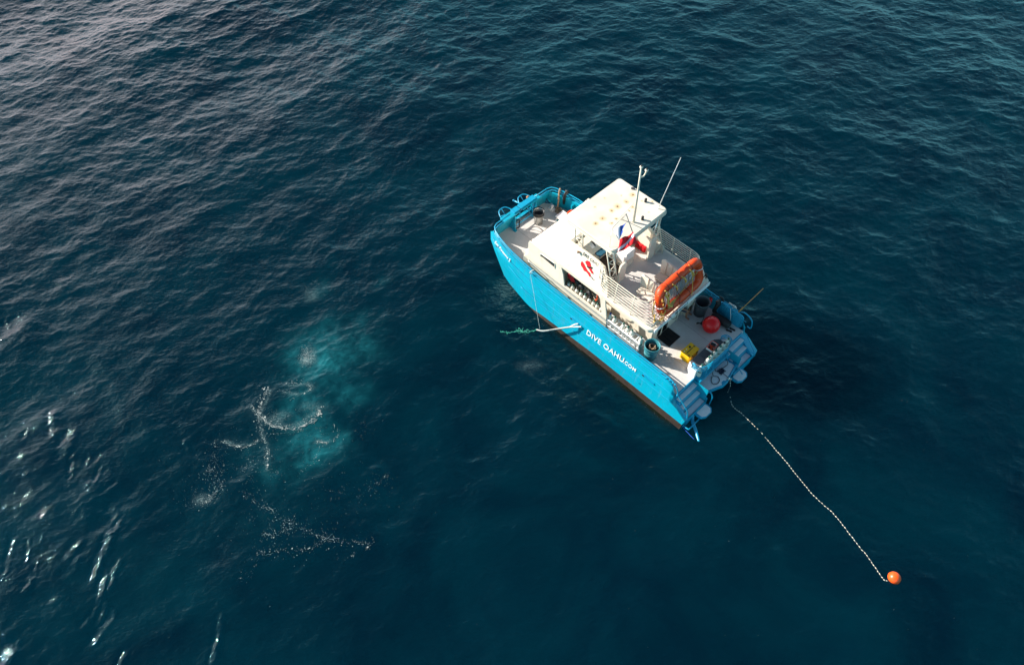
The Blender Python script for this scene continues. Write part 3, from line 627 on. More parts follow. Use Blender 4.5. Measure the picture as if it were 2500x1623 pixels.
# cabin: walls with their openings
def wall(s):
    mb = MB(); y0, y1 = s * 1.72, s * 1.78
    q = lambda poly: mb.xzprism(poly if s > 0 else poly, y0, y1)
    q([(4.66, DZ), (9.10, DZ), (9.10, 2.0), (7.01, 2.0), (4.72, 2.0)])                       # below the forward opening
    q([(4.72, 2.0), (4.97, 2.0), (5.14, 2.80), (5.24, 2.94), (4.90, 2.94), (4.84, 2.6)])       # pillar
    q([(4.90, 2.94), (7.24, 2.94), (9.10, 2.94), (9.05, 3.06), (4.88, 3.06)])                  # header
    q([(7.01, 2.0), (7.58, 2.0), (7.58, 2.94), (7.24, 2.94), (7.12, 2.6)])
    q([(7.58, 2.0), (8.40, 2.0), (8.40, 2.70), (7.58, 2.62)]); q([(7.58, 2.88), (8.30, 2.84), (8.40, 2.84), (8.40, 2.94), (7.58, 2.94)])
    q([(8.40, 2.0), (9.10, 2.0), (9.10, 2.94), (8.40, 2.94)])
    return mb
for s in (1, -1): wall(s).build('cabin_wall', M['cream'], boat)
for s in (1, -1):
    f = MB().xzprism([(7.60, 2.63), (8.36, 2.715), (8.33, 2.83), (8.22, 2.845), (7.60, 2.875)], s * 1.735, s * 1.765).build('window', M['dark'], boat)
    fr = fillet([(7.57, s * 1.79, 2.62), (8.40, s * 1.79, 2.70), (8.37, s * 1.79, 2.86), (7.57, s * 1.79, 2.90)], .06, 4, True)
    MB().tube(fr, .018, True).build('window_frame', M['cream'], f)
mb = MB().xzprism([(9.10, DZ), (9.62, DZ), (9.55, 1.9), (9.14, 2.35), (9.10, 2.9)], -1.55, 1.55)
mb.xzprism([(9.10, DZ), (9.50, DZ), (9.42, 1.85), (9.12, 2.25)], 1.55, 1.72); mb.xzprism([(9.10, DZ), (9.50, DZ), (9.42, 1.85), (9.12, 2.25)], -1.72, -1.55)
mb.build('cabin_front', M['cream'], boat, bevel=.04)
mb = MB()
for s in (1, -1): mb.box((4.05, s * .97, (DZ + 3.0) / 2), (2.1, .05, 3.0 - DZ)); mb.box((6.2, s * .97, (DZ + 3.0) / 2), (2.2, .05, 3.0 - DZ))
mb.box((3.0, .2, 2.15), (.05, 1.5, 1.7)); mb.box((7.4, 0, 2.15), (.05, 3.4, 1.7)); mb.build('inner_cabin', M['cream'], boat)
MB().box((2.97, .35, 2.15), (.03, .6, 1.5)).build('cabin_door', M['dark'], boat)
# upper deck slab with rounded stern corners
def rr(x0, x1, hy, r, n=5, front=.0):
    P = []
    for cx, cyy, a0 in ((x0 + r, -hy + r, 180), (x1 - r, -hy + r, 270), (x1 - r, hy - r, 0), (x0 + r, hy - r, 90)):
        for k in range(n + 1): a = R(a0 + 90 * k / n); P.append((cx + r * math.cos(a), cyy + r * math.sin(a)))
    return P
MB().prism(rr(2.62, 7.6, 1.80, .22), 3.0, UZ - .03, bev=.03).build('upper_deck', M['cream'], boat)
MB().prism(rr(2.78, 7.3, 1.66, .1), UZ - .03, UZ).build('upper_deck_floor', M['deck'], boat)
mb = MB().box((2.585, 0, 3.09), (.05, 3.36, .19)); mb.box((2.575, -.05, 3.21), (.04, 1.5, .10)); mb.build('stern_fascia', M['white'], boat)
text('Sea Dreams 2', .17, 'lettering', M['black'], boat, (2.545, .52, 3.10), (0, -1, 0), (0, 0, 1), .25, .003, squash=.8)
# coaming and foredeck: lofted from the wall header inwards and up
ST = [(9.06, 1.62, 2.98, 1.55, 2.99), (8.9, 1.76, 3.02, 1.30, 3.10), (8.4, 1.79, 3.05, 1.34, 3.30), (7.9, 1.79, 3.06, 1.38, 3.62), (7.45, 1.79, 3.06, 1.40, 4.05), (7.25, 1.79, 3.06, 1.40, 4.20), (6.5, 1.79, 3.06, 1.395, 4.235), (5.7, 1.79, 3.06, 1.40, 4.22), (5.42, 1.79, 3.06, 1.41, 4.17), (5.18, 1.79, 3.06, 1.50, 3.88), (5.0, 1.79, 3.06, 1.62, 3.50), (4.86, 1.79, 3.06, 1.74, 3.22)]
for s in (1, -1):
    mb = MB(); vs = []
    for x, yb, zb, yt, zt in ST: vs += [(x, s * yb, zb), (x, s * (yb * .97 + yt * .03), zb + .06), (x, s * yt, zt), (x, s * (yt - .06), zt - .004), (x, s * (yt - .09 if x < 7.4 else yt - .06), (UZ if x < 7.4 else zt))]
    fs = []
    for i in range(len(ST) - 1):
        for k in range(4): fs.append((5 * i + k, 5 * i + 5 + k, 5 * i + 6 + k, 5 * i + 1 + k))
    mb.add(vs, fs); mb.build('coaming', M['cream'], boat)
mb = MB()
FD = [(9.06, 1.55, 2.99), (8.9, 1.30, 3.10), (8.4, 1.34, 3.30), (7.9, 1.38, 3.62), (7.45, 1.40, 4.05), (7.25, 1.40, 4.20)]
for i in range(len(FD) - 1):
    a, b = FD[i], FD[i + 1]; mb.add([(a[0], -a[1], a[2]), (a[0], a[1], a[2]), (b[0], b[1], b[2]), (b[0], -b[1], b[2])], [(0, 1, 2, 3)])
mb.add([(7.25, -1.4, 4.2), (7.25, 1.4, 4.2), (7.12, 1.36, 4.16), (7.12, -1.36, 4.16)], [(0, 1, 2, 3)])
mb.add([(7.12, -1.36, 4.16), (7.12, 1.36, 4.16), (7.05, 1.36, UZ), (7.05, -1.36, UZ)], [(0, 1, 2, 3)])
mb.add([(9.06, 1.62, 2.98), (9.06, 1.55, 2.99), (9.06, -1.55, 2.99), (9.06, -1.62, 2.98), (9.1, -1.62, 2.9), (9.1, 1.62, 2.9)], [(5, 4, 3, 2, 1, 0)])
mb.build('cabin_roof', M['cream'], boat, bevel=.03)
# painted sign and emblem on the port coaming (plane leaning inwards)
cn = Vector((0, 1, .3436)).normalized(); cup = Vector((0, -.3436, 1)).normalized()
def onc(x, z, d=.008): return Vector((x, 2.853 - .3436 * z, z)) + cn * d
text('DIVE OAHU', .20, 'lettering', M['black'], boat, onc(6.50, 4.05), (-1, 0, -.04), cup, .12, .003, squash=.68, spacing=1.12)
def patch(pts, m, name, d=.010):
    mb = MB(); P = [onc(x, z, d) for x, z in pts]; Q = [p + cn * .006 for p in P]; n = len(P)
    mb.add(P + Q, [tuple(range(n))[::-1], tuple(range(n, 2 * n))] + [(i, (i + 1) % n, (i + 1) % n + n, i + n) for i in range(n)]); return mb.build(name, m, boat)
patch([(6.42, 3.81), (6.44, 3.70), (6.38, 3.62), (6.27, 3.58), (6.20, 3.52), (6.06, 3.54), (5.95, 3.50), (5.88, 3.45), (5.83, 3.50), (5.92, 3.60), (6.05, 3.62), (6.20, 3.70), (6.32, 3.78)], M['redc'], 'emblem')
patch([(6.28, 3.87), (6.22, 3.97), (6.10, 4.0), (6.02, 3.93), (5.98, 3.86), (5.92, 3.84), (5.90, 3.76), (5.82, 3.72), (5.76, 3.65), (5.84, 3.63), (5.96, 3.69), (6.08, 3.76), (6.18, 3.80)], M['redc'], 'emblem')
patch([(6.12, 3.81), (6.08, 3.78), (5.90, 3.88), (5.88, 3.84), (6.04, 3.73), (6.14, 3.75)], M['black'], 'emblem', .018)
patch([(5.80, 3.52), (5.70, 3.46), (5.62, 3.48), (5.62, 3.465), (5.70, 3.44), (5.80, 3.49)], M['black'], 'emblem', .018)
# hull lettering
def hs(x, z): return Vector((x, ytop(x) + float(np.interp(z, [.95, 1.35, 1.72], [.16, .09, .02])) + .012, z))
hup = (Vector((0, -.07, .4))).normalized()
text('DIVE OAHU', .37, 'lettering', M['white'], boat, hs(5.17, 1.05), (-1, 0, .012), hup, .0, .006, squash=.98, spacing=1.05, bold=.002)
text('.COM', .25, 'lettering', M['white'], boat, hs(3.20, 1.08), (-1, 0, .012), hup, .0, .006, squash=.98, spacing=1.05, bold=.001)
a, b = hs(10.95, 1.62), hs(9.55, 1.50)
text('Sea Dreams 2', .21, 'lettering', M['white'], boat, a + Vector((0, .03, 0)), b - a, hup, .2, .02, squash=1.03, bold=.004)
# hawse slots with dark openings
for x in (5.75, 1.95):
    MB().xzprism([(x - .30, 1.20), (x - .26, 1.16), (x + .26, 1.22), (x + .30, 1.30), (x + .24, 1.31), (x - .26, 1.25)], 2.30, 2.345).build('hawse_frame', M['blue2'], boat)
    MB().xzprism([(x + .20, 1.20), (x + .31, 1.21), (x + .30, 1.30), (x + .24, 1.29)], 2.33, 2.352).build('hawse_hole', M['navy'], boat)
MB().xzprism([(10.75, 1.50), (10.83, 1.51), (10.85, 1.60), (10.80, 1.60)], ytop(10.8) + .05, ytop(10.8) + .085).build('hawse_hole', M['navy'], boat)
# side handrail low on the cabin wall
MB().tube(fillet([(3.1, 1.86, 1.60), (3.1, 1.86, 1.94), (9.0, 1.86, 1.94), (9.08, 1.75, 1.94)], .06), .018).build('side_handrail', M['steel'], boat)
for x in (4.6, 6.2, 8.0): MB().tube([(x, 1.78, 1.90), (x, 1.86, 1.94)], .014).build('rail_bracket', M['steel'], boat)

# port tank racks
mb = MB(); mb.box((6.05, 1.42, 1.36), (2.15, .6, .12)); mb.box((6.05, 1.16, 1.62), (2.15, .04, .5)); mb.build('tank_bench', M['cream'], boat)
mb = MB(); mb.box((3.87, 1.55, 1.42), (1.72, .36, .24)); mb.box((3.87, 1.735, 1.52), (1.74, .05, .10)); mb.box((3.87, 1.73, 1.90), (1.72, .05, .07)); mb.box((3.87, 1.46, 1.92), (1.72, .05, .05))
for i in range(9): mb.box((3.06 + i * .203, 1.72, 1.70), (.055, .06, .36)); mb.box((3.06 + i * .203, 1.60, 1.92), (.04, .30, .05))
mb.build('tank_rack', M['white'], boat)

# upper deck railing
def urail(s):
    y = s * 1.74
    zs = [UZ + .10 + .122 * i for i in range(8)]
    for i, z in enumerate(zs):
        k = i / 7; out = s * .06 * (1 - k)
        yy = y + s * .02 - s * .10 * k; xe = 2.76 + .42 * k
        fx = 5.35 + .05 * k
        P = [(fx, yy * .93, z + .02), (fx - .2, yy, z), (xe + .35, yy, z), (xe + .06, yy - s * .07, z), (xe, yy - s * .36, z), (xe, s * 1.15, z)]
        MB().tube(fillet(P, .16, 4), .017 if i < 7 else .021, seg=6).build('railing_bar', M['rail'], boat)
    for x in (3.70, 4.52): MB().tube([(x, y + s * .02, UZ - .02), (x + .02, y - s * .08, zs[-1])], .019, seg=6).build('railing_post', M['rail'], boat)
    MB().tube([(2.8, s * 1.38, UZ - .02), (3.18, s * 1.30, zs[-1])], .019, seg=6).build('railing_post', M['rail'], boat)
    MB().tube(fillet([(5.45, s * 1.42, 4.16), (5.40, s * 1.58, 4.30), (5.30, s * 1.66, 4.10), (5.2, s * 1.66, 3.4)], .1), .02, seg=6).build('railing_end', M['rail'], boat)
urail(1); urail(-1)
for z in (3.5, 3.8, 4.05): MB().tube([(2.80 + (z - UZ) * .45, 1.15, z), (2.80 + (z - UZ) * .45, -1.15, z)], .018, seg=6).build('railing_bar', M['rail'], boat)
# lattice legs of the canopy
def truss(a0, a1, b0, b1, n, z0):
    a0, a1, b0, b1 = map(Vector, (a0, a1, b0, b1)); mb = MB().tube([a0, a1], .026, seg=6).tube([b0, b1], .026, seg=6)
    for i in range(n):
        t, u = i / n, (i + 1) / n; mb.tube([a0.lerp(a1, t), b0.lerp(b1, (t + u) / 2)], .016, seg=5); mb.tube([b0.lerp(b1, (t + u) / 2), a0.lerp(a1, u)], .016, seg=5)
    mb.build('canopy_leg', M['rail'], boat)
for s in (1, -1):
    truss((4.80, s * 1.50, UZ), (5.46, s * 1.46, 5.3), (4.98, s * 1.02, UZ), (5.16, s * 1.40, 5.3), 6, UZ)
    MB().tube([(5.14, s * .98, UZ), (5.22, s * 1.34, 5.3)], .03, seg=6).build('canopy_leg', M['steel'], boat)
    truss((7.02, s * 1.33, 4.15), (7.02, s * 1.43, 5.3), (6.62, s * 1.33, 4.2), (6.64, s * 1.43, 5.3), 3, 4.2)
# canopy roof
SPOTS = []
for u, v, r in ((530, 628, .035), (405, 747, .035), (705, 740, .10), (825, 678, .07), (908, 585, .08), (627, 793, .07), (505, 903, .08), (410, 970, .07), (622, 968, .05), (688, 908, .05), (908, 750, .05), (860, 798, .04), (1035, 665, .035), (1175, 670, .035), (1125, 818, .03), (755, 590, .03)):
    p = at(1380 + u * .18125, 370 + v * .18125, ROOF_Z); lx = (p.x - BX) * cy + (p.y - BY) * sy; ly = -(p.x - BX) * sy + (p.y - BY) * cy
    SPOTS.append((lx, ly, r * .8, 1.0 if r > .045 else .8))
MB().prism(rr(5.04, 7.46, 1.54, .14), 5.27, ROOF_Z, bev=.035).build('canopy_roof', roof_mat(SPOTS), boat)
MB().prism(rr(5.02, 7.48, 1.56, .14), 5.24, 5.30).build('canopy_edge', M['cream'], boat)
mb = MB().lathe([(.05, 0), (.055, .05), (.035, .1), (.03, .1)], (5.36, -.42, ROOF_Z), 10); mb.ball((5.36, -.42, ROOF_Z + .13), .055); mb.build('roof_lamp', M['black'], boat)
mb = MB().lathe([(.05, 0), (.055, .05), (.035, .1), (.03, .1)], (5.88, -1.22, ROOF_Z), 10); mb.ball((5.88, -1.22, ROOF_Z + .13), .055); mb.build('roof_lamp', M['black'], boat)
# mast with its light arm
mb = MB().tube([(5.50, -.09, ROOF_Z), (5.56, -.03, 8.08)], .045, r2=.032); mb.tube([(5.98, .20, ROOF_Z + .05), (5.62, -.04, 6.35)], .014)
mb.tube(smooth_path([(5.56, -.05, 7.72), (5.60, -.22, 7.52), (5.60, -.36, 7.50), (5.58, -.42, 7.66)]), .028); mb.build('mast', M['rail'], boat)
for p in ((5.56, -.03, 8.1), (5.58, -.42, 7.70)): MB().lathe([(.03, -.02), (.065, 0), (.065, .03), (.03, .05)], p, 12).lathe([(.032, .05), (.032, .09), (.001, .10)], p, 10, 1).build('mast_light', [M['rail'], M['black']], boat)
MB().tube([(5.30, -1.28, ROOF_Z), (5.30, -1.30, 5.6)], .02).tube([(5.30, -1.30, 5.6), (4.98, -1.48, 8.02)], .018, r2=.009).build('whip_antenna', M['white'], boat)
MB().box((6.65, -1.40, ROOF_Z + .05), (.16, .06, .08), rz=.5).build('horn', M['grey'], boat)
# flag staff: stay and gaff over the roof
MB().tube([(5.88, .12, ROOF_Z + .02), (5.66, .30, 5.95)], .016).tube([(5.98, -.22, ROOF_Z), (5.53, 1.18, 6.0)], .012).tube([(5.53, 1.18, 6.0), (5.00, 1.38, 5.97)], .018).tube([(5.53, 1.18, 6.0), (5.28, 1.50, ROOF_Z)], .006).tube([(4.77, 1.69, 5.74), (4.9, 1.55, 4.4)], .008).build('flag_gaff', M['steel'], boat)
MB().tube(smooth_path([(6.60, 1.46, 4.10), (6.65, 1.50, 4.10), (6.70, 1.53, 4.09)]), lambda t: .02 + .035 * t).build('horn', M['tan'], boat)

# helm, console and benches under the canopy
MB().xzprism([(6.30, UZ), (7.05, UZ), (7.02, 4.12), (6.72, 4.10), (6.34, 3.85)], .05, 1.18).build('helm_console', M['cream'], boat)
MB().box((6.62, .72, 4.02), (.30, .36, .03), ry=-.5).build('chart_panel', M['white'], boat)
MB().box((6.60, .72, 4.045), (.26, .05, .02), ry=-.5).build('gauge', M['dark'], boat)
MB().box((6.22, .62, 3.80), (.28, .55, .08)).build('cushion', M['teal2'], boat)
MB().box((5.80, .78, UZ + .03), (1.0, 1.1, .06)).build('helm_mat', M['brownmat'], boat)
MB().xzprism([(6.35, UZ), (7.05, UZ), (7.02, 4.10), (6.60, 4.08)], -1.30, -.25).build('chart_table', M['cream'], boat)
mb = MB().box((5.62, -.10, 3.50), (.48, .62, .60)); mb.box((5.42, -.10, 3.82), (.12, .50, .22)); mb.build('helm_seat', M['white'], boat, bevel=.03)
MB().prism(rr(5.3, 5.75, .30, .1), UZ, UZ + .25).build('seat_pedestal', M['cream'], boat)
# curved end panels of the side benches
def panel(x, y0, y1, h, nm, slant=.0):
    P = fillet([(y0, UZ, 0), (y0, UZ + h, 0), (y1, UZ + h, 0), (y1, UZ, 0)], .2, 5)
    n = len(P); vs = [(x - .035, p.x, p.y) for p in P] + [(x + .035, p.x, p.y) for p in P]
    return MB().add(vs, [tuple(range(n)), tuple(range(2 * n - 1, n - 1, -1))] + [(i, i + n, (i + 1) % n + n, (i + 1) % n) for i in range(n)]).build(nm, M['cream'], boat)
panel(5.0, -1.12, -.74, 1.15, 'bench_end'); MB().xzprism([(5.0, UZ), (7.0, UZ), (7.0, 3.65), (5.0, 3.65)], -1.62, -1.10).build('side_bench', M['cream'], boat)
MB().xzprism([(5.05, UZ), (5.8, UZ), (5.8, 4.0), (5.05, 4.0)], -1.12, -1.06).build('bench_back', M['cream'], boat)
panel(5.02, .62, 1.0, 1.05, 'bench_end')
# two slatted fold-down seats on the upper deck
for y0, y1, nm in ((-.68, -.60, 'seat_back'), (.42, .50, 'seat_back')):
    mb = MB().xzprism([(3.45, UZ), (4.22, UZ), (4.26, 3.95), (4.10, 4.02), (3.42, 3.98)] if y0 < 0 else [(3.6, UZ), (4.3, UZ), (4.34, 3.85), (4.2, 3.95), (3.6, 3.92)], y0, y1)
    mb.build(nm, M['cream'], boat, bevel=.015)
    for x in (3.72, 3.98): MB().box((x, (y0 + y1) / 2 + .05, 3.6), (.03, .05, .8)).build('seat_brace', M['rail'], boat)
MB().box((3.85, -.36, 3.36), (.66, .36, .05)).build('seat', M['cream'], boat); MB().box((3.85, .70, 3.40), (.66, .36, .05)).build('seat', M['cream'], boat)
for x, y, z in ((4.13, -.22, 3.35), (3.57, -.22, 3.35), (4.13, .84, 3.39), (3.57, .84, 3.39)): MB().tube([(x, y, UZ), (x, y, z)], .018).build('seat_leg', M['rail'], boat)
# posts carrying the upper deck, and legs of the overhang
for x, y in ((3.0, .42), (3.0, -.62)): MB().box((x, y, 2.15), (.10, .08, 1.7)).build('deck_post', M['cream'], boat)
MB().xzprism([(2.85, DZ), (3.3, DZ), (3.3, 2.0), (2.85, 2.0)], -1.5, -1.05).build('galley_cabinet', M['cream'], boat)
MB().box((2.84, -1.22, 1.62), (.02, .24, .36)).build('cabinet_opening', M['black'], boat)  # flat black panel, coloured as the dark inside of the cabinet's open front

# stern locker with pad, tank corral
MB().prism([(1.19, .96), (1.19, -.55), (1.05, -.74), (.76, -.74), (.76, 1.10), (.98, 1.12)], DZ, 1.84, bev=.02).build('stern_locker', M['white'], boat)
MB().prism([(1.185, .92), (1.185, .46), (.80, .46), (.80, 1.02), (.98, 1.06)], 1.84, 1.852).build('locker_pad', M['grey'] if 0 else M['greymat'], boat)
MB().prism([(1.18, .455), (1.18, -.54), (1.04, -.72), (.80, -.72), (.80, .455)], 1.84, 1.856).build('locker_pad', M['grey'], boat)
for i in range(4):
    z = 1.86 + i * .085
    P = fillet([(.98, 1.10, z + .0), (.72, 1.10, z), (.50 + .02 * i, .86, z - .02), (.50, .4, z), (.50, -.55, z), (.60, -.86, z + .02), (.88, -.90, z + .02), (1.0, -.70, z + .02)], .2, 5)
    MB().tube(P, .014 if i < 3 else .022, seg=6).build('corral_bar', M['blue2'], boat)
for p in ((.99, 1.10), (.99, -.70)): MB().tube(fillet([(p[0], p[1], 1.84), (p[0], p[1], 2.17), (p[0] - .2, p[1] * 1.03, 2.17)], .06), .022).build('corral_post', M['blue2'], boat)
for y in (.8, .35, -.1, -.55): MB().tube([(.50, y, 1.35), (.50, y, 2.15)], .018).build('corral_post', M['blue2'], boat)
# folded boarding ladder inside the starboard quarter
fr = fillet([(.92, -2.04, 1.42), (2.06, -2.04, 1.42), (2.06, -2.04, 2.16), (.92, -2.04, 2.16)], .16, 5, True)
mb = MB().tube(fr, .026, True)
for i in range(7): z = 1.52 + i * .09; mb.tube([(.93, -2.04, z), (2.05, -2.04, z)], .014, seg=6)
mb.build('boarding_ladder', M['blue2'], boat)
# small blocks of hardware on the port quarter
mb = MB()
for x in (1.30, 1.15, 1.0, .9): mb.box((x, 2.24, 1.97), (.07, .07, .09), rz=.4)
mb.build('deck_fitting', M['blue2'], boat)

# ------------------------------------------------------------------ gear on board: each a thing of its own
def tank_proto():
    t = empty('scuba_tank', (6.93, 1.59, 1.42))
    MB().lathe([(.06, 0), (.088, .03), (.09, .06), (.09, .50), (.08, .57), (.045, .63), (.03, .65)], seg=16).build('cylinder', M['tank'], t)
    MB().lathe([(.024, .64), (.028, .72), (.02, .73)], seg=10).box((0, .03, .70), (.03, .06, .03)).build('valve', M['steel'], t)
    c = MB().lathe([(.040, .69), (.046, .71), (.040, .75), (.001, .765)], seg=12).build('valve_cap', M['green'], t)
    MB().lathe([(.0905, .30), (.0925, .31), (.0925, .34), (.0905, .35)], seg=16).build('strap', M['black'], t)
    return t
FX = [6.93, 6.72, 6.48, 6.25, 6.03, 5.80, 5.57, 5.37, 5.16]
FL = ['scuba tank in a lime green boot at the forward end of the port row', 'scuba tank with lime boot and black vest behind, second in the forward row', 'third scuba tank from the bow in the forward port row',
      'scuba tank with the bright green cap, fourth in the forward port row', 'middle scuba tank of the nine in the forward port row', 'sixth scuba tank from the bow in the forward port row',
      'seventh scuba tank from the bow, below the orange hose', 'second last scuba tank of the forward port row, near the pillar', 'half hidden scuba tank against the cabin pillar, last of the forward row']
proto = tank_proto(); G1 = 'scuba tanks in the forward port rack'
def setmat(t, part, m):
    for c in t.children:
        if c.name.split('.')[0] == part:
            c.data = c.data.copy(); c.data.materials.clear(); c.data.materials.append(m); return c
tl = [(FX[i], 1.58, 1.42, 0, FL[i], G1) for i in range(9)]
AX = [(4.67, 'scuba tank with a blue valve cap beside the cabin pillar, first in the aft rack'), (4.44, 'pale scuba tank next to the blue capped one in the aft port rack'), (3.99, 'scuba tank just aft of the first gap in the white port rack'),
      (3.76, 'scuba tank in the middle of the three standing together in the white port rack'), (3.55, 'scuba tank just forward of the second gap in the white port rack'), (3.09, 'scuba tank at the aft end of the white rack by the teal drum')]
tl += [(x, 1.60, 1.46, 0, lb, 'scuba tanks in the white port rack') for x, lb in AX]
SX = [(-.69, 'scuba tank at the starboard end of the blue stern corral'), (-.43, 'second scuba tank from starboard in the stern corral'), (-.19, 'third scuba tank from starboard in the stern corral, beside the orange basket'), (.09, 'middle scuba tank of the stern corral'),
      (.34, 'fifth scuba tank from starboard in the stern corral'), (.62, 'leaning scuba tank, sixth from starboard in the stern corral'), (.90, 'scuba tank inside the port bend of the blue corral bars')]
tl += [(.70, y, 1.53 if y < .8 else 1.38, 1.6, lb, 'scuba tanks in the blue stern corral') for y, lb in SX]
booted = []
for i, (x, y, z, rz, lb, gp) in enumerate(tl):
    t = proto if i == 0 else dup(proto, (x, y, z), rz + random.uniform(-.3, .3))
    if i == 0: t.location = W((x, y, z))
    tag(t, lb, 'scuba tank', gp)
    if i < 2: booted.append((t, i))
    if i == 9: setmat(t, 'valve_cap', M['bluecap'])
    if i in (2, 5, 16): setmat(t, 'valve_cap', M['black'])
    if i == 20: t.rotation_euler = (R(9), 0, YAW)

for t, i in booted: MB().lathe([(.06, -.01), (.096, .02), (.097, .42 if i == 0 else .3), (.091, .43 if i == 0 else .31)], seg=16).build('tank_boot', M['lime'], t)
def vest(name, base, m, label, pts, r=.09):
    mb = MB()
    for a in pts: mb.tube(smooth_path(a, n=4), lambda t: r * (.55 + .6 * math.sin(math.pi * min(1, t * .9 + .05))), seg=8)
    o = mb.build(name, m, base=base); return tag(o, label, 'diving vest')
vest('buoyancy_vest', (6.75, 1.42, 2.05), M['black'], 'black diving vest draped behind the second tank of the forward row', [[(6.85, 1.40, 1.95), (6.82, 1.36, 2.2), (6.68, 1.38, 2.22), (6.55, 1.42, 2.1)], [(6.6, 1.42, 2.12), (6.42, 1.40, 2.16), (6.30, 1.42, 2.05)]], .08)
vest('buoyancy_vest', (6.0, 1.40, 2.0), M['black'], 'black diving vest behind the middle tanks of the forward row', [[(6.15, 1.42, 1.9), (6.02, 1.38, 2.12), (5.90, 1.40, 2.02), (5.78, 1.42, 2.0)]], .07)
o = MB().grid(lambda u, v: (7.10 - .35 * u, 1.62 - .18 * v - .03 * math.sin(9 * u), 2.72 - .62 * v), 8, 8).build('wetsuit', M['redc'], base=(7.0, 1.55, 2.4), solid=.03)
tag(o, 'red and dark wetsuit hanging in the forward corner of the tank opening', 'wetsuit')
o2 = MB().grid(lambda u, v: (7.14 - .36 * u, 1.66 - .1 * v, 2.90 - .3 * v - .12 * math.sin(math.pi * u)), 8, 4); o2 = o2.build('wetsuit_collar', M['black'], o, solid=.03)
for v in o2.data.vertices: v.co = v.co - Vector((7.0, 1.55, 2.4))
o = MB().tube(smooth_path([(5.36, 1.70, 2.86), (5.34, 1.70, 2.6), (5.40, 1.66, 2.4), (5.5, 1.6, 2.3)]), .025).build('orange_hose', M['orange'], base=(5.4, 1.68, 2.3))
tag(o, 'orange hose hanging at the aft edge of the forward tank opening', 'hose')

# rubbish bins and drums
def bin_(name, base, r0, r1, h, m, label, cat='bin', ribs=()):
    t = empty(name, base, label=label, cat=cat)
    prof = [(r0, 0), (r0 + (r1 - r0) * .5, h * .5)]
    for z in ribs: rr_ = r0 + (r1 - r0) * z / h; prof += [(rr_, z - .02), (rr_ + .015, z), (rr_, z + .02)]
    prof = sorted(prof, key=lambda p: p[1]) + [(r1, h - .03), (r1 + .022, h - .02), (r1 + .022, h), (r1 - .005, h), (r1 - .02, h - .03), (r0 - .02, .05), (.001, .05)]
    MB().lathe([(.001, 0)] + prof, seg=32).build('bin_body', m, t); return t
t = bin_('rubbish_bin', (10.70, -.47, DZ), .19, .235, .70, M['chrome'], 'galvanised bin with a black liner bag on the bow deck')
MB().lathe([(.232, .52), (.262, .56), (.256, .64), (.268, .70), (.262, .73), (.24, .72), (.21, .60), (.19, .25), (.001, .15)], seg=32).build('liner_bag', M['black'], t)
t = bin_('rubbish_bin', (2.56, -1.58, DZ), .235, .29, .76, M['grey'], 'tall grey plastic bin standing beside the red ball buoy')
MB().tube(fillet([(.0, .28, .70), (.0, .34, .70), (.0, .34, .60), (.0, .27, .60)], .03), .015).build('handle', M['grey'], t)
MB().lathe([(.001, .20), (.24, .20), (.24, .21), (.001, .21)], seg=24).build('bin_water', M['dark'], t)
t = bin_('gear_drum', (2.58, 1.53, DZ), .235, .295, .80, M['teal'], 'weathered teal drum full of hoses at the port bulwark', 'drum', ribs=(.30, .38, .52))
t2 = empty('hose_bundle', (2.58, 1.53, 1.9), label='tangle of black and tan hoses stuffed in the teal drum', cat='hoses')
for k in range(7):
    a = random.random() * 6; P = [(.16 * math.cos(a + j * 1.3) * random.uniform(.5, 1), .16 * math.sin(a + j * 1.3) * random.uniform(.5, 1), .02 + .1 * math.sin(j * 1.1 + k)) for j in range(7)]
    MB().tube(smooth_path(P, n=5), .016, seg=6).build('hose', M['black'] if k % 3 else M['rope'], t2)
MB().lathe([(.001, -.10), (.22, -.10), (.22, -.06), (.001, -.05)], seg=20).build('folded_gear', M['black'], t2)

# buoys and rope
t = empty('ball_buoy', (1.75, -1.20, DZ), label='large shiny red ball buoy lying on the aft deck', cat='buoy')
bc = Vector((0, 0, .35)); MB().ball(bc, .355, seg=28).build('ball', M['red'], t)
MB().lathe([(.10, .30), (.075, .38), (.05, .43), (.001, .43)], bc, 12, axis=(.92, .35, -.35)).build('neck', M['black'], t)
MB().tube(smooth_path([(.40, .14, .20), (.50, .22, .14), (.52, .12, .10), (.42, .10, .14)] + [(.40, .14, .20)], n=5), .018).tube(smooth_path([(.5, .2, .14), (.45, -.05, .03), (.52, -.3, .03), (.62, -.45, .03)], n=5), .012).build('eye', M['black'], t)
o = MB().lathe([(.001, -.42), (.12, -.41), (.17, -.36), (.18, -.1), (.175, .2), (.18, .36), (.13, .42), (.001, .43)], (1.66, -1.80, DZ + .18), 20, axis=(1, .03, 0)).build('kit_bag', M['black'], base=(1.66, -1.80, DZ))
tag(o, 'long black cylindrical kit bag lying below the folded blue ladder', 'bag')
for x, y, rz, lb in ((1.17, -1.72, .3, 'black sandal nearer to the ball buoy'), (1.12, -1.88, .2, 'black sandal nearer to the starboard bulwark')):
    t = empty('sandal', (x, y, DZ), rz, label=lb, cat='sandal', group='pair of black sandals on the aft deck')
    MB().prism([(.13, .0), (.10, .045), (0, .035), (-.10, .04), (-.13, 0), (-.10, -.04), (0, -.035), (.10, -.045)], 0, .025).build('sole', M['black'], t)
    MB().tube(smooth_path([(-.02, .04, .02), (.05, .0, .06), (-.02, -.04, .02)], n=4), .008, seg=5).build('thong', M['grey'], t)
t = empty('fire_extinguisher', (2.45, -1.98, 1.62), label='red fire extinguisher hung inside the starboard bulwark', cat='extinguisher')
MB().lathe([(.05, 0), (.072, .02), (.075, .05), (.075, .34), (.05, .40), (.02, .42)], seg=16).build('cylinder', M['red'], t)
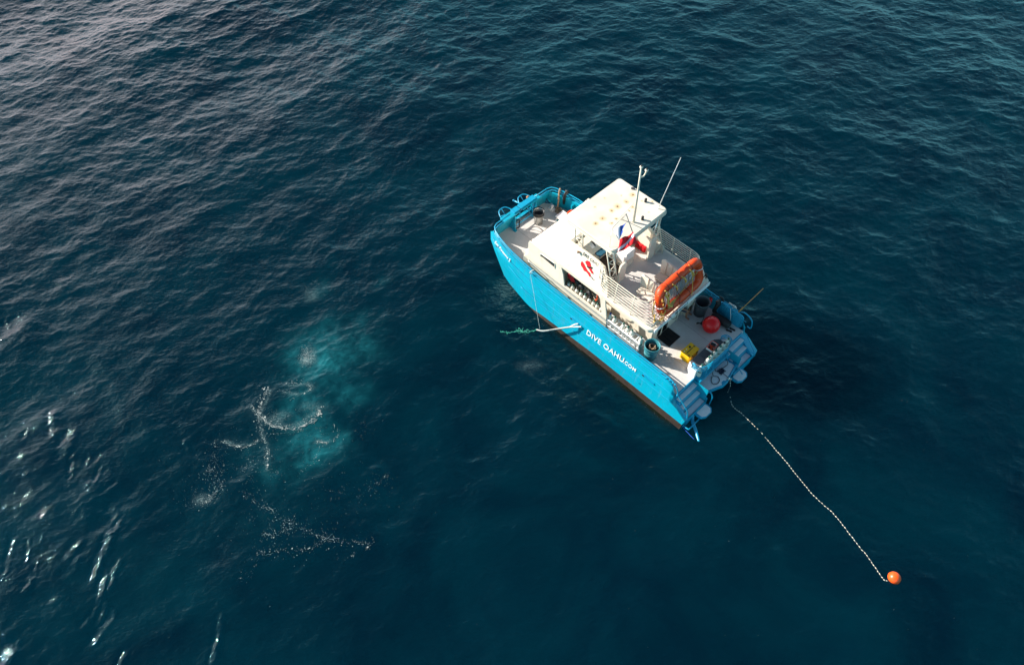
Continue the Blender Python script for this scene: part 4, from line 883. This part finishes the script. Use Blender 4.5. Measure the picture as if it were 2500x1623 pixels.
MB().box((0, 0, .45), (.10, .03, .05)).tube(smooth_path([(.02, 0, .44), (.10, .03, .40), (.10, .03, .2), (.08, .04, .05)]), .012).build('nozzle', M['black'], t)
o = MB().tube(smooth_path([(2.15, -2.02, 2.10), (2.08, -2.0, 2.0), (2.10, -1.95, 1.8), (2.14, -1.92, 1.5)], n=5), lambda t: .12 - .05 * t).tube(smooth_path([(2.2, -2.18, 2.15), (2.05, -2.2, 2.12), (1.98, -2.1, 2.0)], n=4), .05).build('wetsuit', M['black'], base=(2.1, -2.0, 1.8))
tag(o, 'black wetsuit slung over the starboard rail beside the fire extinguisher', 'wetsuit')
o = MB().tube(smooth_path([(10.50, -2.0, 2.28), (10.50, -1.90, 2.2), (10.52, -1.88, 1.9), (10.5, -1.9, 1.62)], n=5), .045).tube(smooth_path([(10.42, -2.02, 2.28), (10.44, -1.9, 2.15), (10.47, -1.9, 1.7)], n=5), .03).tube([(10.58, -2.03, 2.29), (10.40, -2.05, 2.29)], .05).build('strap_bundle', M['black'], base=(10.5, -1.95, 1.9))
tag(o, 'bundle of black straps hanging from the starboard bow rail', 'straps')
t = empty('mooring_rope', (10.45, -1.6, DZ), label='thick tan rope rising from its coil on the bow deck to the rail', cat='rope')
MB().tube(smooth_path([(.36, -.34, 1.02), (.34, -.26, .85), (.26, -.16, .5), (.22, -.08, .1), (.12, -.02, .05)], n=6), lambda t: .05 - .012 * t, seg=8).build('rope_fall', M['rope'], t)
P = [(.12, -.02, .05)]
for k in range(34): a = k * .62; rr_ = .15 + .05 * math.sin(k * 1.7); P.append((-.08 + rr_ * math.cos(a) + (.13 if (k // 10) % 2 else -.10), -.02 + rr_ * math.sin(a) * .9, .04 + .0035 * k))
MB().tube(smooth_path(P, n=4), .030, seg=7).build('rope_coil', M['rope'], t)
t = empty('windlass', (10.86, -1.52, DZ), label='small white anchor windlass beside the tan rope on the bow', cat='windlass')
MB().box((0, 0, .03), (.30, .22, .06)).lathe([(.07, .05), (.05, .09), (.05, .16), (.08, .20), (.075, .24), (.001, .25)], seg=14).build('drum', M['white'], t); MB().lathe([(.05, 0), (.05, .10), (.03, .12)], (.12, -.10, .08), 12).build('motor', M['steel'], t)
t = empty('cool_box', (9.98, -1.28, DZ), label='white cool box with teal front tucked behind the cabin on the bow deck', cat='cool box')
MB().box((0, 0, .17), (.42, .48, .34)).build('box', M['white'], t); MB().box((0, 0, .37), (.44, .50, .06)).build('lid', M['white'], t); MB().box((-.02, .245, .17), (.3, .015, .22)).build('front_panel', M['teal'], t)
o = MB().tube([Vector((9.50 + .27 * math.cos(a), -1.46 + .27 * math.sin(a), 1.84 + .1 * math.cos(a))) for a in np.linspace(0, 2 * math.pi, 24, endpoint=False)], .065, True).build('life_ring', M['orange'], base=(9.82, -1.55, 1.7))
tag(o, 'orange life ring behind the cabin at the starboard bow', 'life ring')

# yellow case, rubber mat, basket
t = empty('equipment_case', (1.55, .42, DZ), label='bright yellow equipment case with black fittings standing on the aft deck', cat='case')
b_ = MB().box((0, 0, .19), (.42, .62, .38), ch=.03).build('case_body', M['yellow'], t)
MB().box((0, 0, .405), (.44, .64, .05), ch=.02).build('lid', M['yellow'], t)
MB().box((-.0, .03, .434), (.03, .36, .012)).build('handle_slot', M['black'], t)
MB().lathe([(.045, 0), (.045, .012), (.02, .012), (.001, .013)], (.10, -.10, .43), 14).build('dial', M['black'], t)
MB().lathe([(.03, 0), (.03, .012), (.001, .013)], (-.13, .24, .43), 12).build('dial', M['black'], t)
for y in (.12, -.18): MB().box((-.215, y, .33), (.03, .09, .07)).build('latch', M['black'], t)
MB().tube(fillet([(-.21, -.14, .25), (-.25, -.14, .25), (-.25, .14, .25), (-.21, .14, .25)], .03), .014).build('handle', M['tan'], t)
MB().box((.0, -.24, .434), (.05, .07, .01)).build('latch', M['black'], t)
for y in (.22, .08): MB().box((.12, y, .433), (.035, .05, .008)).build('label_plate', M['white'], t)
t = empty('rubber_mat', (2.68, .26, DZ), label='black ribbed rubber mat lying below the overhang of the upper deck', cat='mat')
MB().prism([(.34, -.36), (.34, .22), (.26, .35), (-.34, .36), (-.34, -.36)], .004, .02).build('mat_base', M['mesh'], t)
mb = MB()
for i in range(15): mb.box((-.31 + i * .0443, 0 if i < 13 else -.08, .028), (.014, .70 if i < 13 else .54, .02))
mb.build('mat_ribs', M['black'], t); mb = MB()
for i in range(4): mb.box((0, -.3 + i * .2, .032), (.64, .018, .022))
mb.build('mat_cross_ribs', M['black'], t)
t = empty('tool_basket', (1.0, -.16, 1.857), .05, label='orange rimmed basket of black gear standing on the grey stern locker', cat='basket')
mb = MB()
for s in (1, -1): mb.box((s * .13, 0, .07), (.012, .38, .14)); mb.box((0, s * .19, .07), (.27, .012, .14))
mb.box((0, 0, .008), (.26, .37, .012)); mb.build('basket', M['white'], t)
MB().tube(fillet([(.14, .2, .145), (-.14, .2, .145), (-.14, -.2, .145), (.14, -.2, .145)], .03, 3, True), .014, True, seg=6).tube([(.14, .02, .145), (-.14, .02, .145)], .012, seg=6).build('rim', M['orange'], t)
for i in range(3): MB().box((-.05 + .05 * i, .10 - .02 * i, .10), (.022, .10, .07), rz=.5).build('clip', M['orange'], t)
MB().box((.02, -.09, .07), (.18, .15, .10), rz=.3).box((.0, .1, .05), (.2, .14, .07), rz=-.2).build('gear', M['black'], t)

# life float on the stern edge of the upper deck
t = empty('life_float', (2.80, -.05, UZ), label='orange oblong life float lashed upright at the stern edge of the upper deck', cat='life float')
UPV = Vector((.33, 0, .945)); FO = Vector((0.0, 0, .26)); RH, RW, TR = .50, 1.13, .175
def fpt(a, b, n=0.): return FO + Vector((0, 1, 0)) * a + UPV * (b + RH) + Vector((.945, 0, -.33)) * n
cor = fillet([fpt(-RW, -RH), fpt(RW, -RH), fpt(RW, RH), fpt(-RW, RH)], .30, 7, True)
dens = []
for i, p in enumerate(cor):
    q = cor[(i + 1) % len(cor)]; k = max(1, int((q - p).length / .08)); dens += [p.lerp(q, j / k) for j in range(k)]
mb = MB(); N_ = len(dens); P = dens
mb.tube(P, TR, True, seg=18); fl = mb.build('float_ring', M['orange'], t)
for v in fl.data.vertices:
    f = fbm(np.array([v.co.y * 3 + v.co.z * 2 + 50]), np.array([v.co.z * 3 + v.co.x * 4 + 50]), 1., 5, 3)[0]; v.co += (v.co - Vector((v.co.x, v.co.y, v.co.z))) * 0 + Vector((.03, .02, .03)) * (f - .5)
def hoop(p, d, r, th, m, nm, seg=5):
    d = Vector(d).normalized(); u = d.orthogonal().normalized(); w_ = d.cross(u)
    return MB().tube([Vector(p) + (u * math.cos(a) + w_ * math.sin(a)) * r for a in np.linspace(0, 2 * math.pi, 20, endpoint=False)], th, True, seg=seg).build(nm, m, t)
for a, b, d in ((RW, -.12, UPV), (-RW, .14, UPV)): hoop(fpt(a, b), d, TR + .004, .02, M['white'], 'reflective_band')
for a, b, d in ((.75, RH, (0, 1, 0)), (.1, RH, (0, 1, 0)), (-.62, RH, (0, 1, 0)), (RW - .1, RH - .05, (0, 1, .6)), (-RW + .04, RH - .12, (0, .5, 1)), (.62, -RH, (0, 1, 0)), (-.35, -RH, (0, 1, 0)), (RW, .0, UPV)): hoop(fpt(a, b), d, TR + .006, .009, M['black'], 'lashing', 5)
for a0, a1 in ((.98, .70), (.55, .22), (.02, -.30), (-.45, -.75)):
    MB().tube(smooth_path([fpt(a0, RH + .06, -TR), fpt((a0 + a1) / 2, RH - .18, -TR - .06), fpt(a1 + .05, RH - .42, -.1), fpt(a1, RH - .24, -.05)], n=6), .024, seg=6).build('grab_line', M['ropey'], t)
MB().tube(smooth_path([fpt(.98, .38, -.15), fpt(.86, .1, -.16), fpt(.86, -.2, -.15), fpt(.7, -.36, -.18)], n=6), .045, seg=6).build('grab_line', M['ropey'], t)
MB().tube(smooth_path([fpt(-.55, RH + .2, -.08), fpt(-.52, .2, -.22), fpt(-.42, -.3, -.24), fpt(-.40, -RH - .1, -.2)], n=6), .014, seg=6).build('grab_line', M['ropey'], t)
MB().tube(smooth_path([fpt(.2, RH, -TR), fpt(.32, .2, -.12), fpt(.25, -.2, -.2), fpt(.3, -RH, -TR), fpt(.1, -RH - .1, -TR)], n=6), .010, seg=5).build('lashing', M['black'], t)
mb = MB()      # net floor of the float
for i in range(22): a = -RW + .15 + i * (2 * RW - .3) / 21; mb.tube([fpt(a, -RH + .05, .02), fpt(a + .12 * math.sin(i), RH - .05, .02 + .02 * math.cos(i))], .017, seg=5)
for j in range(12): b = -RH + .1 + j * .072; mb.tube(smooth_path([fpt(-RW + .1, b, .02), fpt(-.4, b - .02, .07), fpt(.4, b + .02, .07), fpt(RW - .1, b, .02)], n=5), .017, seg=5)
mb.build('net', M['net'], t)
MB().box(tuple(fpt(-.80, .16, -.02)), (.04, .12, .16)).build('tag_plate', M['white'], t)
MB().box(tuple(fpt(-.70, .22, -.03)), (.04, .06, .20), rx=.5).build('tag_plate', M['white'], t); MB().box(tuple(fpt(-.66, .04, -.03)), (.04, .05, .2), rx=.5).build('tag_plate', M['white'], t)
P = []
for k in range(26): P.append(fpt(RW + .05 + .08 * math.sin(k * 2.1), -.5 + .95 * k / 26 + .05 * math.cos(k * 1.3), -.14 + .1 * math.sin(k * 1.1)))
MB().tube(smooth_path(P, n=3), .018, seg=5).build('lashing', M['ropey'], t)
P = [fpt(RW + .10 + .08 * math.sin(k * 1.9 + 1), -.72 + .5 * k / 18, -.10 + .08 * math.sin(k * 1.4)) for k in range(18)]
MB().tube(smooth_path(P, n=3), .017, seg=5).build('lashing', M['ropey'], t)
MB().tube(smooth_path([fpt(.9, -RH - .2, -.1), fpt(.78, -RH - .42, -.2), fpt(.6, -RH - .4, -.24), fpt(.5, -RH - .1, -.22)], n=6), .010, seg=5).build('lashing', M['black'], t)
t2 = empty('paddle', (2.80, -.05, UZ), label='varnished wooden paddle stowed across the net of the life float', cat='paddle')
MB().tube([fpt(.42, -.24, -.13), fpt(-.86, .10, -.13)], .020).tube([fpt(-.82, .09, -.13), fpt(-.92, .16, -.13)], .03).build('shaft', M['wood'], t2)
A_, B_ = fpt(.90, -.36, -.13), fpt(.40, -.235, -.13); dx = (B_ - A_).normalized(); nn = Vector((-.945, 0, .33)); wv_ = nn.cross(dx); Q = []
for k, wd in ((0, .07), (.12, .105), (.55, .10), (.85, .05), (1, .02)): Q.append((A_.lerp(B_, k), wd))
vs = [p + wv_ * wd + nn * th for th in (-.012, .012) for p, wd in Q] + [p - wv_ * wd + nn * th for th in (-.012, .012) for p, wd in Q]
n5 = 5; fs = []
for i in range(4): fs += [(i, i + 1, i + 11, i + 10), (i + 5, i + 15, i + 16, i + 6), (i, i + 5, i + 6, i + 1), (i + 10, i + 11, i + 16, i + 15)]
fs += [(0, 10, 15, 5), (4, 9, 19, 14)]; MB().add(vs, fs).build('blade', M['wood'], t2)
P = [(3.05, 1.32, UZ + 1.0), (3.02, 1.4, UZ + .8), (2.95, 1.46, UZ + .5), (2.85, 1.42, UZ + .25), (2.8, 1.3, UZ + .03), (2.7, 1.1, UZ + .02), (2.66, 1.02, UZ - .05)]
o = MB().tube(smooth_path(P, n=5), .022, seg=6).tube(smooth_path([(2.85, 1.45, UZ + .5), (2.8, 1.50, UZ + .3), (2.84, 1.40, UZ + .1), (2.8, 1.48, UZ + .03)], n=5), .028, seg=6).build('yellow_line', M['ropey'], base=(2.85, 1.35, UZ))
tag(o, 'yellow line hanging from the port corner of the upper railing', 'rope')
o = MB().box((2.85, -1.72, UZ + .05), (.14, .12, .09)).lathe([(.06, 0), (.07, .05), (.05, .10), (.001, .11)], (2.86, -1.72, UZ + .08), 10).build('stern_light', M['black'], base=(2.85, -1.72, UZ))
tag(o, 'black lamp on the starboard stern corner of the upper deck', 'lamp')
mb = MB()
for i in range(14):
    z = UZ + .2 + (i % 7) * .13; mb.tube(smooth_path([(5.36 + .2 * (i // 7) , 1.60 - (i // 7) * .10, z + .2), (5.30 + .2 * (i // 7), 1.68 - (i // 7) * .10, z + .08), (5.22 + .2 * (i // 7), 1.70 - (i // 7) * .08, z)], n=3), .016, seg=5)
tag(mb.build('coiled_line', M['ropew'], base=(5.3, 1.6, UZ)), 'white line hitched in turns round the forward end of the port railing', 'rope')

# flags
def flag(name, label, A, B, Cc, D, strips, wave, base, th=.006):
    """A-B is the hoist edge, D-C the fly; strips: (u0, u1, material) along the fly"""
    A, B, Cc, D = map(Vector, (A, B, Cc, D)); t = empty(name, base, label=label, cat='flag'); bb = Vector(base)
    n0 = (B - A).cross(D - A).normalized()
    def pt(u, v): return A.lerp(D, u).lerp(B.lerp(Cc, u), v) + n0 * wave(u, v) - bb
    for nm, m, fn in strips(pt): MB().grid(fn, 16, 16).build(nm, m, t, solid=th)
    return t
def s_alpha(pt):
    return [('white_half', M['whitec'], lambda a, b: pt(a * .52, b)), ('blue_half', M['bluec'], lambda a, b: pt(.52 + a * (.48 - .22 * (1 - abs(2 * b - 1))), b))]
flag('signal_flag', 'white and blue swallowtail signal flag above the dive flag', (5.45, 1.20, 6.0), (5.00, 1.40, 5.98), (5.15, 1.04, 5.94), (5.38, .56, 6.0), s_alpha, lambda u, v: .06 * math.sin(6 * u + 2 * v) * u, (5.2, .9, 5.9))
def s_dive(pt):
    lo = lambda a: .74 - .62 * a; hi = lambda a: min(1, .95 - .55 * a)
    return [('red_upper', M['redc'], lambda a, b: pt(a, b * lo(a))), ('white_stripe', M['whitec'], lambda a, b: pt(a, lo(a) + b * (hi(a) - lo(a)))), ('red_lower', M['redc'], lambda a, b: pt(a, hi(a) + b * (1 - hi(a))))]
flag('dive_flag', 'red dive flag with a pale diagonal stripe flying below the signal flag', (5.10, 1.20, 5.80), (4.77, 1.69, 5.75), (4.60, .81, 5.68), (4.99, .62, 5.80), s_dive, lambda u, v: .07 * math.sin(7 * u + 3 * v) * min(1, u * 2), (4.9, 1.1, 5.7))

# red life jackets under the starboard bench
for i, (x, y) in enumerate(((5.72, -1.0), (5.55, -1.0), (5.38, -1.0))):
    o = MB().box((x, y, UZ + .17), (.15, .10, .30), rz=.15 * i).box((x, y + .055, UZ + .2), (.05, .02, .14)).build('life_jacket', M['redc'], base=(x, y, UZ))
    tag(o, ('red life jacket nearest the helm seat under the starboard bench', 'red life jacket between two others under the starboard bench', 'red life jacket next to the curved bench end')[i], 'life jacket', 'red life jackets under the starboard bench')

# long pole on the starboard quarter
o = MB().tube([(1.23, -2.18, 2.14), (1.02, -3.10, 2.95)], .017).tube([(1.25, -2.12, 2.08), (1.20, -2.34, 2.28)], .03).build('boat_pole', M['wood'], base=(1.23, -2.2, 2.1))
tag(o, 'yellow wooden pole sticking out over the starboard quarter', 'pole')
o = MB().tube(smooth_path([(1.62, -2.18, 2.20), (1.5, -2.12, 2.24), (1.42, -2.2, 2.16), (1.55, -2.05, 2.1), (1.42, -1.98, 1.8), (1.38, -2.0, 1.5)], n=6), .012, seg=6).tube(smooth_path([(1.75, -2.2, 2.16), (1.6, -2.16, 2.22), (1.5, -2.2, 2.2), (1.38, -2.16, 2.18)], n=5), .025, seg=6).build('cleat_line', M['ropew'], base=(1.5, -2.1, 2.1))
tag(o, 'white line tied round the starboard rail above the folded ladder', 'rope')

# hoses and line on the stern platform
o = MB().tube(smooth_path([(.56, -.62, 1.32), (.48, -.68, 1.1), (.36, -.72, .84), (.38, -.45, .83), (.44, -.30, .82), (.46, -.06, .90), (.50, .1, 1.3)], n=6), .013, seg=6).build('air_hose', M['black'], base=(.5, -.3, .8))
tag(o, 'black hose hanging from the stern corral to the platform', 'hose')
o = MB().tube(smooth_path([(.50, .14, 1.0), (.42, .12, .81), (.28, .02, .80), (.14, .10, .80), (.10, .28, .80), (.20, .42, .80), (.34, .36, .80), (.44, .18, .81)], n=6), .014, seg=6).build('air_hose', M['black'], base=(.3, .2, .8))
tag(o, 'loop of black hose lying on the stern platform', 'hose')
P = [(.32 + .14 * math.sin(k * 2.3) * math.cos(k * .7), -.28 + .15 * math.cos(k * 1.9), .80 + .02 * math.sin(k * 3.1) + .015) for k in range(40)] + [(.12, -.26, .80), (.0, -.24, .81)]
o = MB().tube(smooth_path(P, n=3), .010, seg=5).build('tangled_line', M['navy'], base=(.32, -.28, .8))
tag(o, 'tangle of dark grey line heaped on the stern platform', 'rope')
o = MB().lathe([(.04, 0), (.06, .03), (.05, .08)], (-.07, -.20, .78), 10).box((-.11, -.22, .82), (.14, .06, .07), rz=.4).build('platform_cleat', M['steel'], boat)

# buoy in the water and its line
bp_ = at(2183, 1410, .05)
def wthing(name, loc, **k):
    o = bpy.data.objects.new(name, None); C.objects.link(o); o.location = loc; return tag(o, **k)
t = wthing('float_buoy', bp_, label='small orange ball buoy floating at the end of the line', cat='buoy')
MB().ball((0, 0, .0), .215, seg=28).build('ball', M['buoyo'], t)
MB().lathe([(.05, 0), (.04, .05), (.001, .06)], (-.17, -.10, -.08), 10, axis=(-.8, -.5, -.3)).build('eye', M['buoyo'], t)
def wmesh(mb, name, m, base, **k):
    o = mb.build(name, m); 
    for v in o.data.vertices: v.co -= Vector(base)
    o.location = base; return tag(o, **k)
LP = [W((-.03, -.24, .84)), W((-.16, -.26, .62))] + [at(*p, .03) for p in ((1783, 965), (1790, 990), (1812, 1012), (1850, 1052), (1905, 1110), (1945, 1157), (1985, 1203), (2035, 1250), (2075, 1300), (2110, 1345), (2140, 1390), (2157, 1414), (2168, 1418))]
LP2 = smooth_path(LP, n=22)
for i, p in enumerate(LP2): p.z = (wz(p.x, p.y) + .018 + .013 * math.sin(i * .9) * math.sin(i * .23)) if i > 30 else max(p.z, .03)
ln = MB().tube(LP2, .007, seg=6)
acc = 0; nxt = .08
for i in range(1, len(LP2)):
    acc += (LP2[i] - LP2[i - 1]).length
    if acc > nxt:
        nxt = acc + random.uniform(.085, .125); d = (LP2[i] - LP2[i - 1]).normalized(); ln.tube([LP2[i] - d * .032, LP2[i] + d * .028], random.uniform(.010, .015), seg=6, mi=1)
wmesh(ln, 'tag_line', [M['greyline'], M['rail']], tuple(LP[0]), label='white and dark flecked line trailing from the stern to the orange buoy', cat='rope')
# mooring ropes on the port side
hw = W((5.62, 2.35, 1.28)); hw2 = W((5.44, 2.36, 1.26)); j = W((5.86, 2.55, 1.02))
S_ = [j, at(1343, 806, .05), at(1325, 808, .03), at(1310, 805, .03), at(1285, 811, .03), at(1262, 809, .03), at(1240, 813, .03), at(1222, 808, .03)]
mb = MB().tube(smooth_path([hw, j.lerp(hw, .5) + Vector((0, 0, .05)), j], n=5), .028, seg=7).tube(smooth_path([hw2, j.lerp(hw2, .5), j], n=5), .028, seg=7).tube([S_[0], S_[1]] + smooth_path(S_[1:4], n=8)[1:], .036, seg=8)
o = wmesh(mb, 'mooring_rope', M['ropew'], tuple(j), label='white rope running from the port side slot down to the water', cat='rope')
P = smooth_path(S_[3:], n=10); mb = MB()
mb.tube([p + Vector((random.gauss(0, .03), random.gauss(0, .03), .0)) for p in P], .018, seg=6)
for k in range(5):
    a = random.uniform(0, .6); Q = [at(1318 - (a + .08 * i) * 88 + random.gauss(0, 2), 807 + random.gauss(0, 4), .02) for i in range(7)]
    mb.tube(smooth_path(Q, n=4), .009, seg=5)
wmesh(mb, 'frayed_rope', M['ropeg'], tuple(at(1250, 832, 0)), label='frayed green rope end trailing under the surface off the port side', cat='rope')
a0 = W((8.42, 2.24, 2.02)); mb = MB().tube(smooth_path([a0, a0 + Vector((-.03, -.06, -.2)), a0.lerp(at(1306, 745, .9), .6), at(1308, 745, .9), at(1318, 803, .02)], n=5), .007, seg=5).tube(smooth_path([a0 + Vector((.1, .05, .1)), a0 + Vector((-.04, -.06, .12)), a0 + Vector((-.06, 0, -.06)), a0 + Vector((.05, .03, -.1))], n=4), .022, seg=6)
wmesh(mb, 'hanging_line', M['ropew'], tuple(a0), label='thin pale line tied to the port rail and hanging into the water', cat='rope')
mb = MB().tube(smooth_path([W((.30, 2.30, .5)), W((.02, 2.34, .1)), at(1672, 1048, .03), at(1700, 1078, .02)], n=6), .014, seg=6)
wmesh(mb, 'stern_line', M['bluec'], tuple(W((0, 2.3, 0))), label='thin blue line trailing into the water from the port stern corner', cat='rope')
mb = MB().tube(smooth_path([W((.16, 1.78, .42)), W((.06, 1.75, .30)), W((-.14, 1.92, .10)), at(1699, 1052, .02), at(1706, 1078, .01)], n=6), lambda t: .05 + .02 * math.sin(3 * t), seg=8)
wmesh(mb, 'stern_strap', M['blue2'], tuple(W((0, 1.8, 0))), label='broad blue strap hanging from the port steps into the water', cat='strap')

# person seated under the overhang, mostly hidden: only an arm and a foot show from above
def person(base, rz):
    J = {'pelvis': (0, 0, .50), 'chest': (.02, 0, .85), 'neck': (.0, 0, 1.02), 'head': (-.03, 0, 1.12), 'crown': (-.04, 0, 1.24),
         'ls': (.0, .19, .97), 'le': (-.14, .30, .74), 'lw': (-.34, .24, .66), 'rs': (.0, -.19, .97), 're': (-.12, -.30, .74), 'rw': (-.34, -.26, .70),
         'lk': (-.42, .13, .50), 'la': (-.44, .13, .10), 'lt': (-.60, .14, .04), 'rk': (-.42, -.13, .50), 'ra': (-.46, -.13, .10), 'rt': (-.62, -.14, .04), 'lh': (-.05, .10, .48), 'rh': (-.05, -.10, .48)}
    rad = dict(pelvis=.14, chest=.15, neck=.055, head=.085, crown=.075, ls=.065, le=.045, lw=.03, rs=.065, re=.045, rw=.03, lk=.06, la=.04, lt=.035, rk=.06, ra=.04, rt=.035, lh=.09, rh=.09)
    E_ = [('pelvis', 'chest'), ('chest', 'neck'), ('neck', 'head'), ('head', 'crown'), ('chest', 'ls'), ('ls', 'le'), ('le', 'lw'), ('chest', 'rs'), ('rs', 're'), ('re', 'rw'), ('pelvis', 'lh'), ('lh', 'lk'), ('lk', 'la'), ('la', 'lt'), ('pelvis', 'rh'), ('rh', 'rk'), ('rk', 'ra'), ('ra', 'rt')]
    for s, wn_ in ((1, 'lw'), (-1, 'rw')):
        wx_, wy_, wz_ = J[wn_]; pn = 'palm%d' % s; J[pn] = (wx_ - .07, wy_ - s * .01, wz_ - .01); rad[pn] = .026; E_.append((wn_, pn))
        for k, (dy, ln_) in enumerate(((-.026, .066), (-.009, .078), (.009, .073), (.026, .058))):
            a, b = 'f%d%d' % (s, k), 'g%d%d' % (s, k); J[a] = (wx_ - .09 - ln_ * .5, wy_ + dy, wz_ - .015); J[b] = (wx_ - .09 - ln_, wy_ + dy * 1.1, wz_ - .045); rad[a] = .009; rad[b] = .0075; E_ += [(pn, a), (a, b)]
        a = 'th%d' % s; J[a] = (wx_ - .08, wy_ - s * .05, wz_ - .02); rad[a] = .010; E_.append((pn, a))
    nm = list(J); me = bpy.data.meshes.new('person'); me.from_pydata([J[k] for k in nm], [(nm.index(a), nm.index(b)) for a, b in E_], []); me.materials.append(M['skin'])
    o = bpy.data.objects.new('person', me); C.objects.link(o); md = o.modifiers.new('skin', 'SKIN')
    for i, k in enumerate(nm): me.skin_vertices[0].data[i].radius = (rad[k], rad[k])
    me.skin_vertices[0].data[0].use_root = True; s_ = o.modifiers.new('s', 'SUBSURF'); s_.levels = 1; s_.render_levels = 2
    o.location = W(base); o.rotation_euler = (0, 0, YAW + rz)
    tag(o, 'person in a cream shirt sitting in the shade under the upper deck', 'person')
    def sleeve(a, b, ra, rb, n='shirt_sleeve', m='cream'): MB().tube([J[a], tuple(np.array(J[a]) * .5 + np.array(J[b]) * .5), J[b]], ra, r2=rb, seg=12).build(n, M[m], o)
    sleeve('ls', 'le', .075, .065); sleeve('rs', 're', .075, .065)
    MB().lathe([(.15, .42), (.175, .6), (.18, .85), (.12, .99), (.06, 1.02)], (0, 0, 0), 16, sx=.8).build('shirt', M['cream'], o)
    for s in ('l', 'r'): sleeve(s + 'h', s + 'k', .10, .075, 'shorts_leg', 'navy')
    MB().ball((-.02, 0, 1.20), .10, seg=14, sz=1.05).build('hair', M['black'], o)
    return o
person((3.22, -.92, DZ), .35)
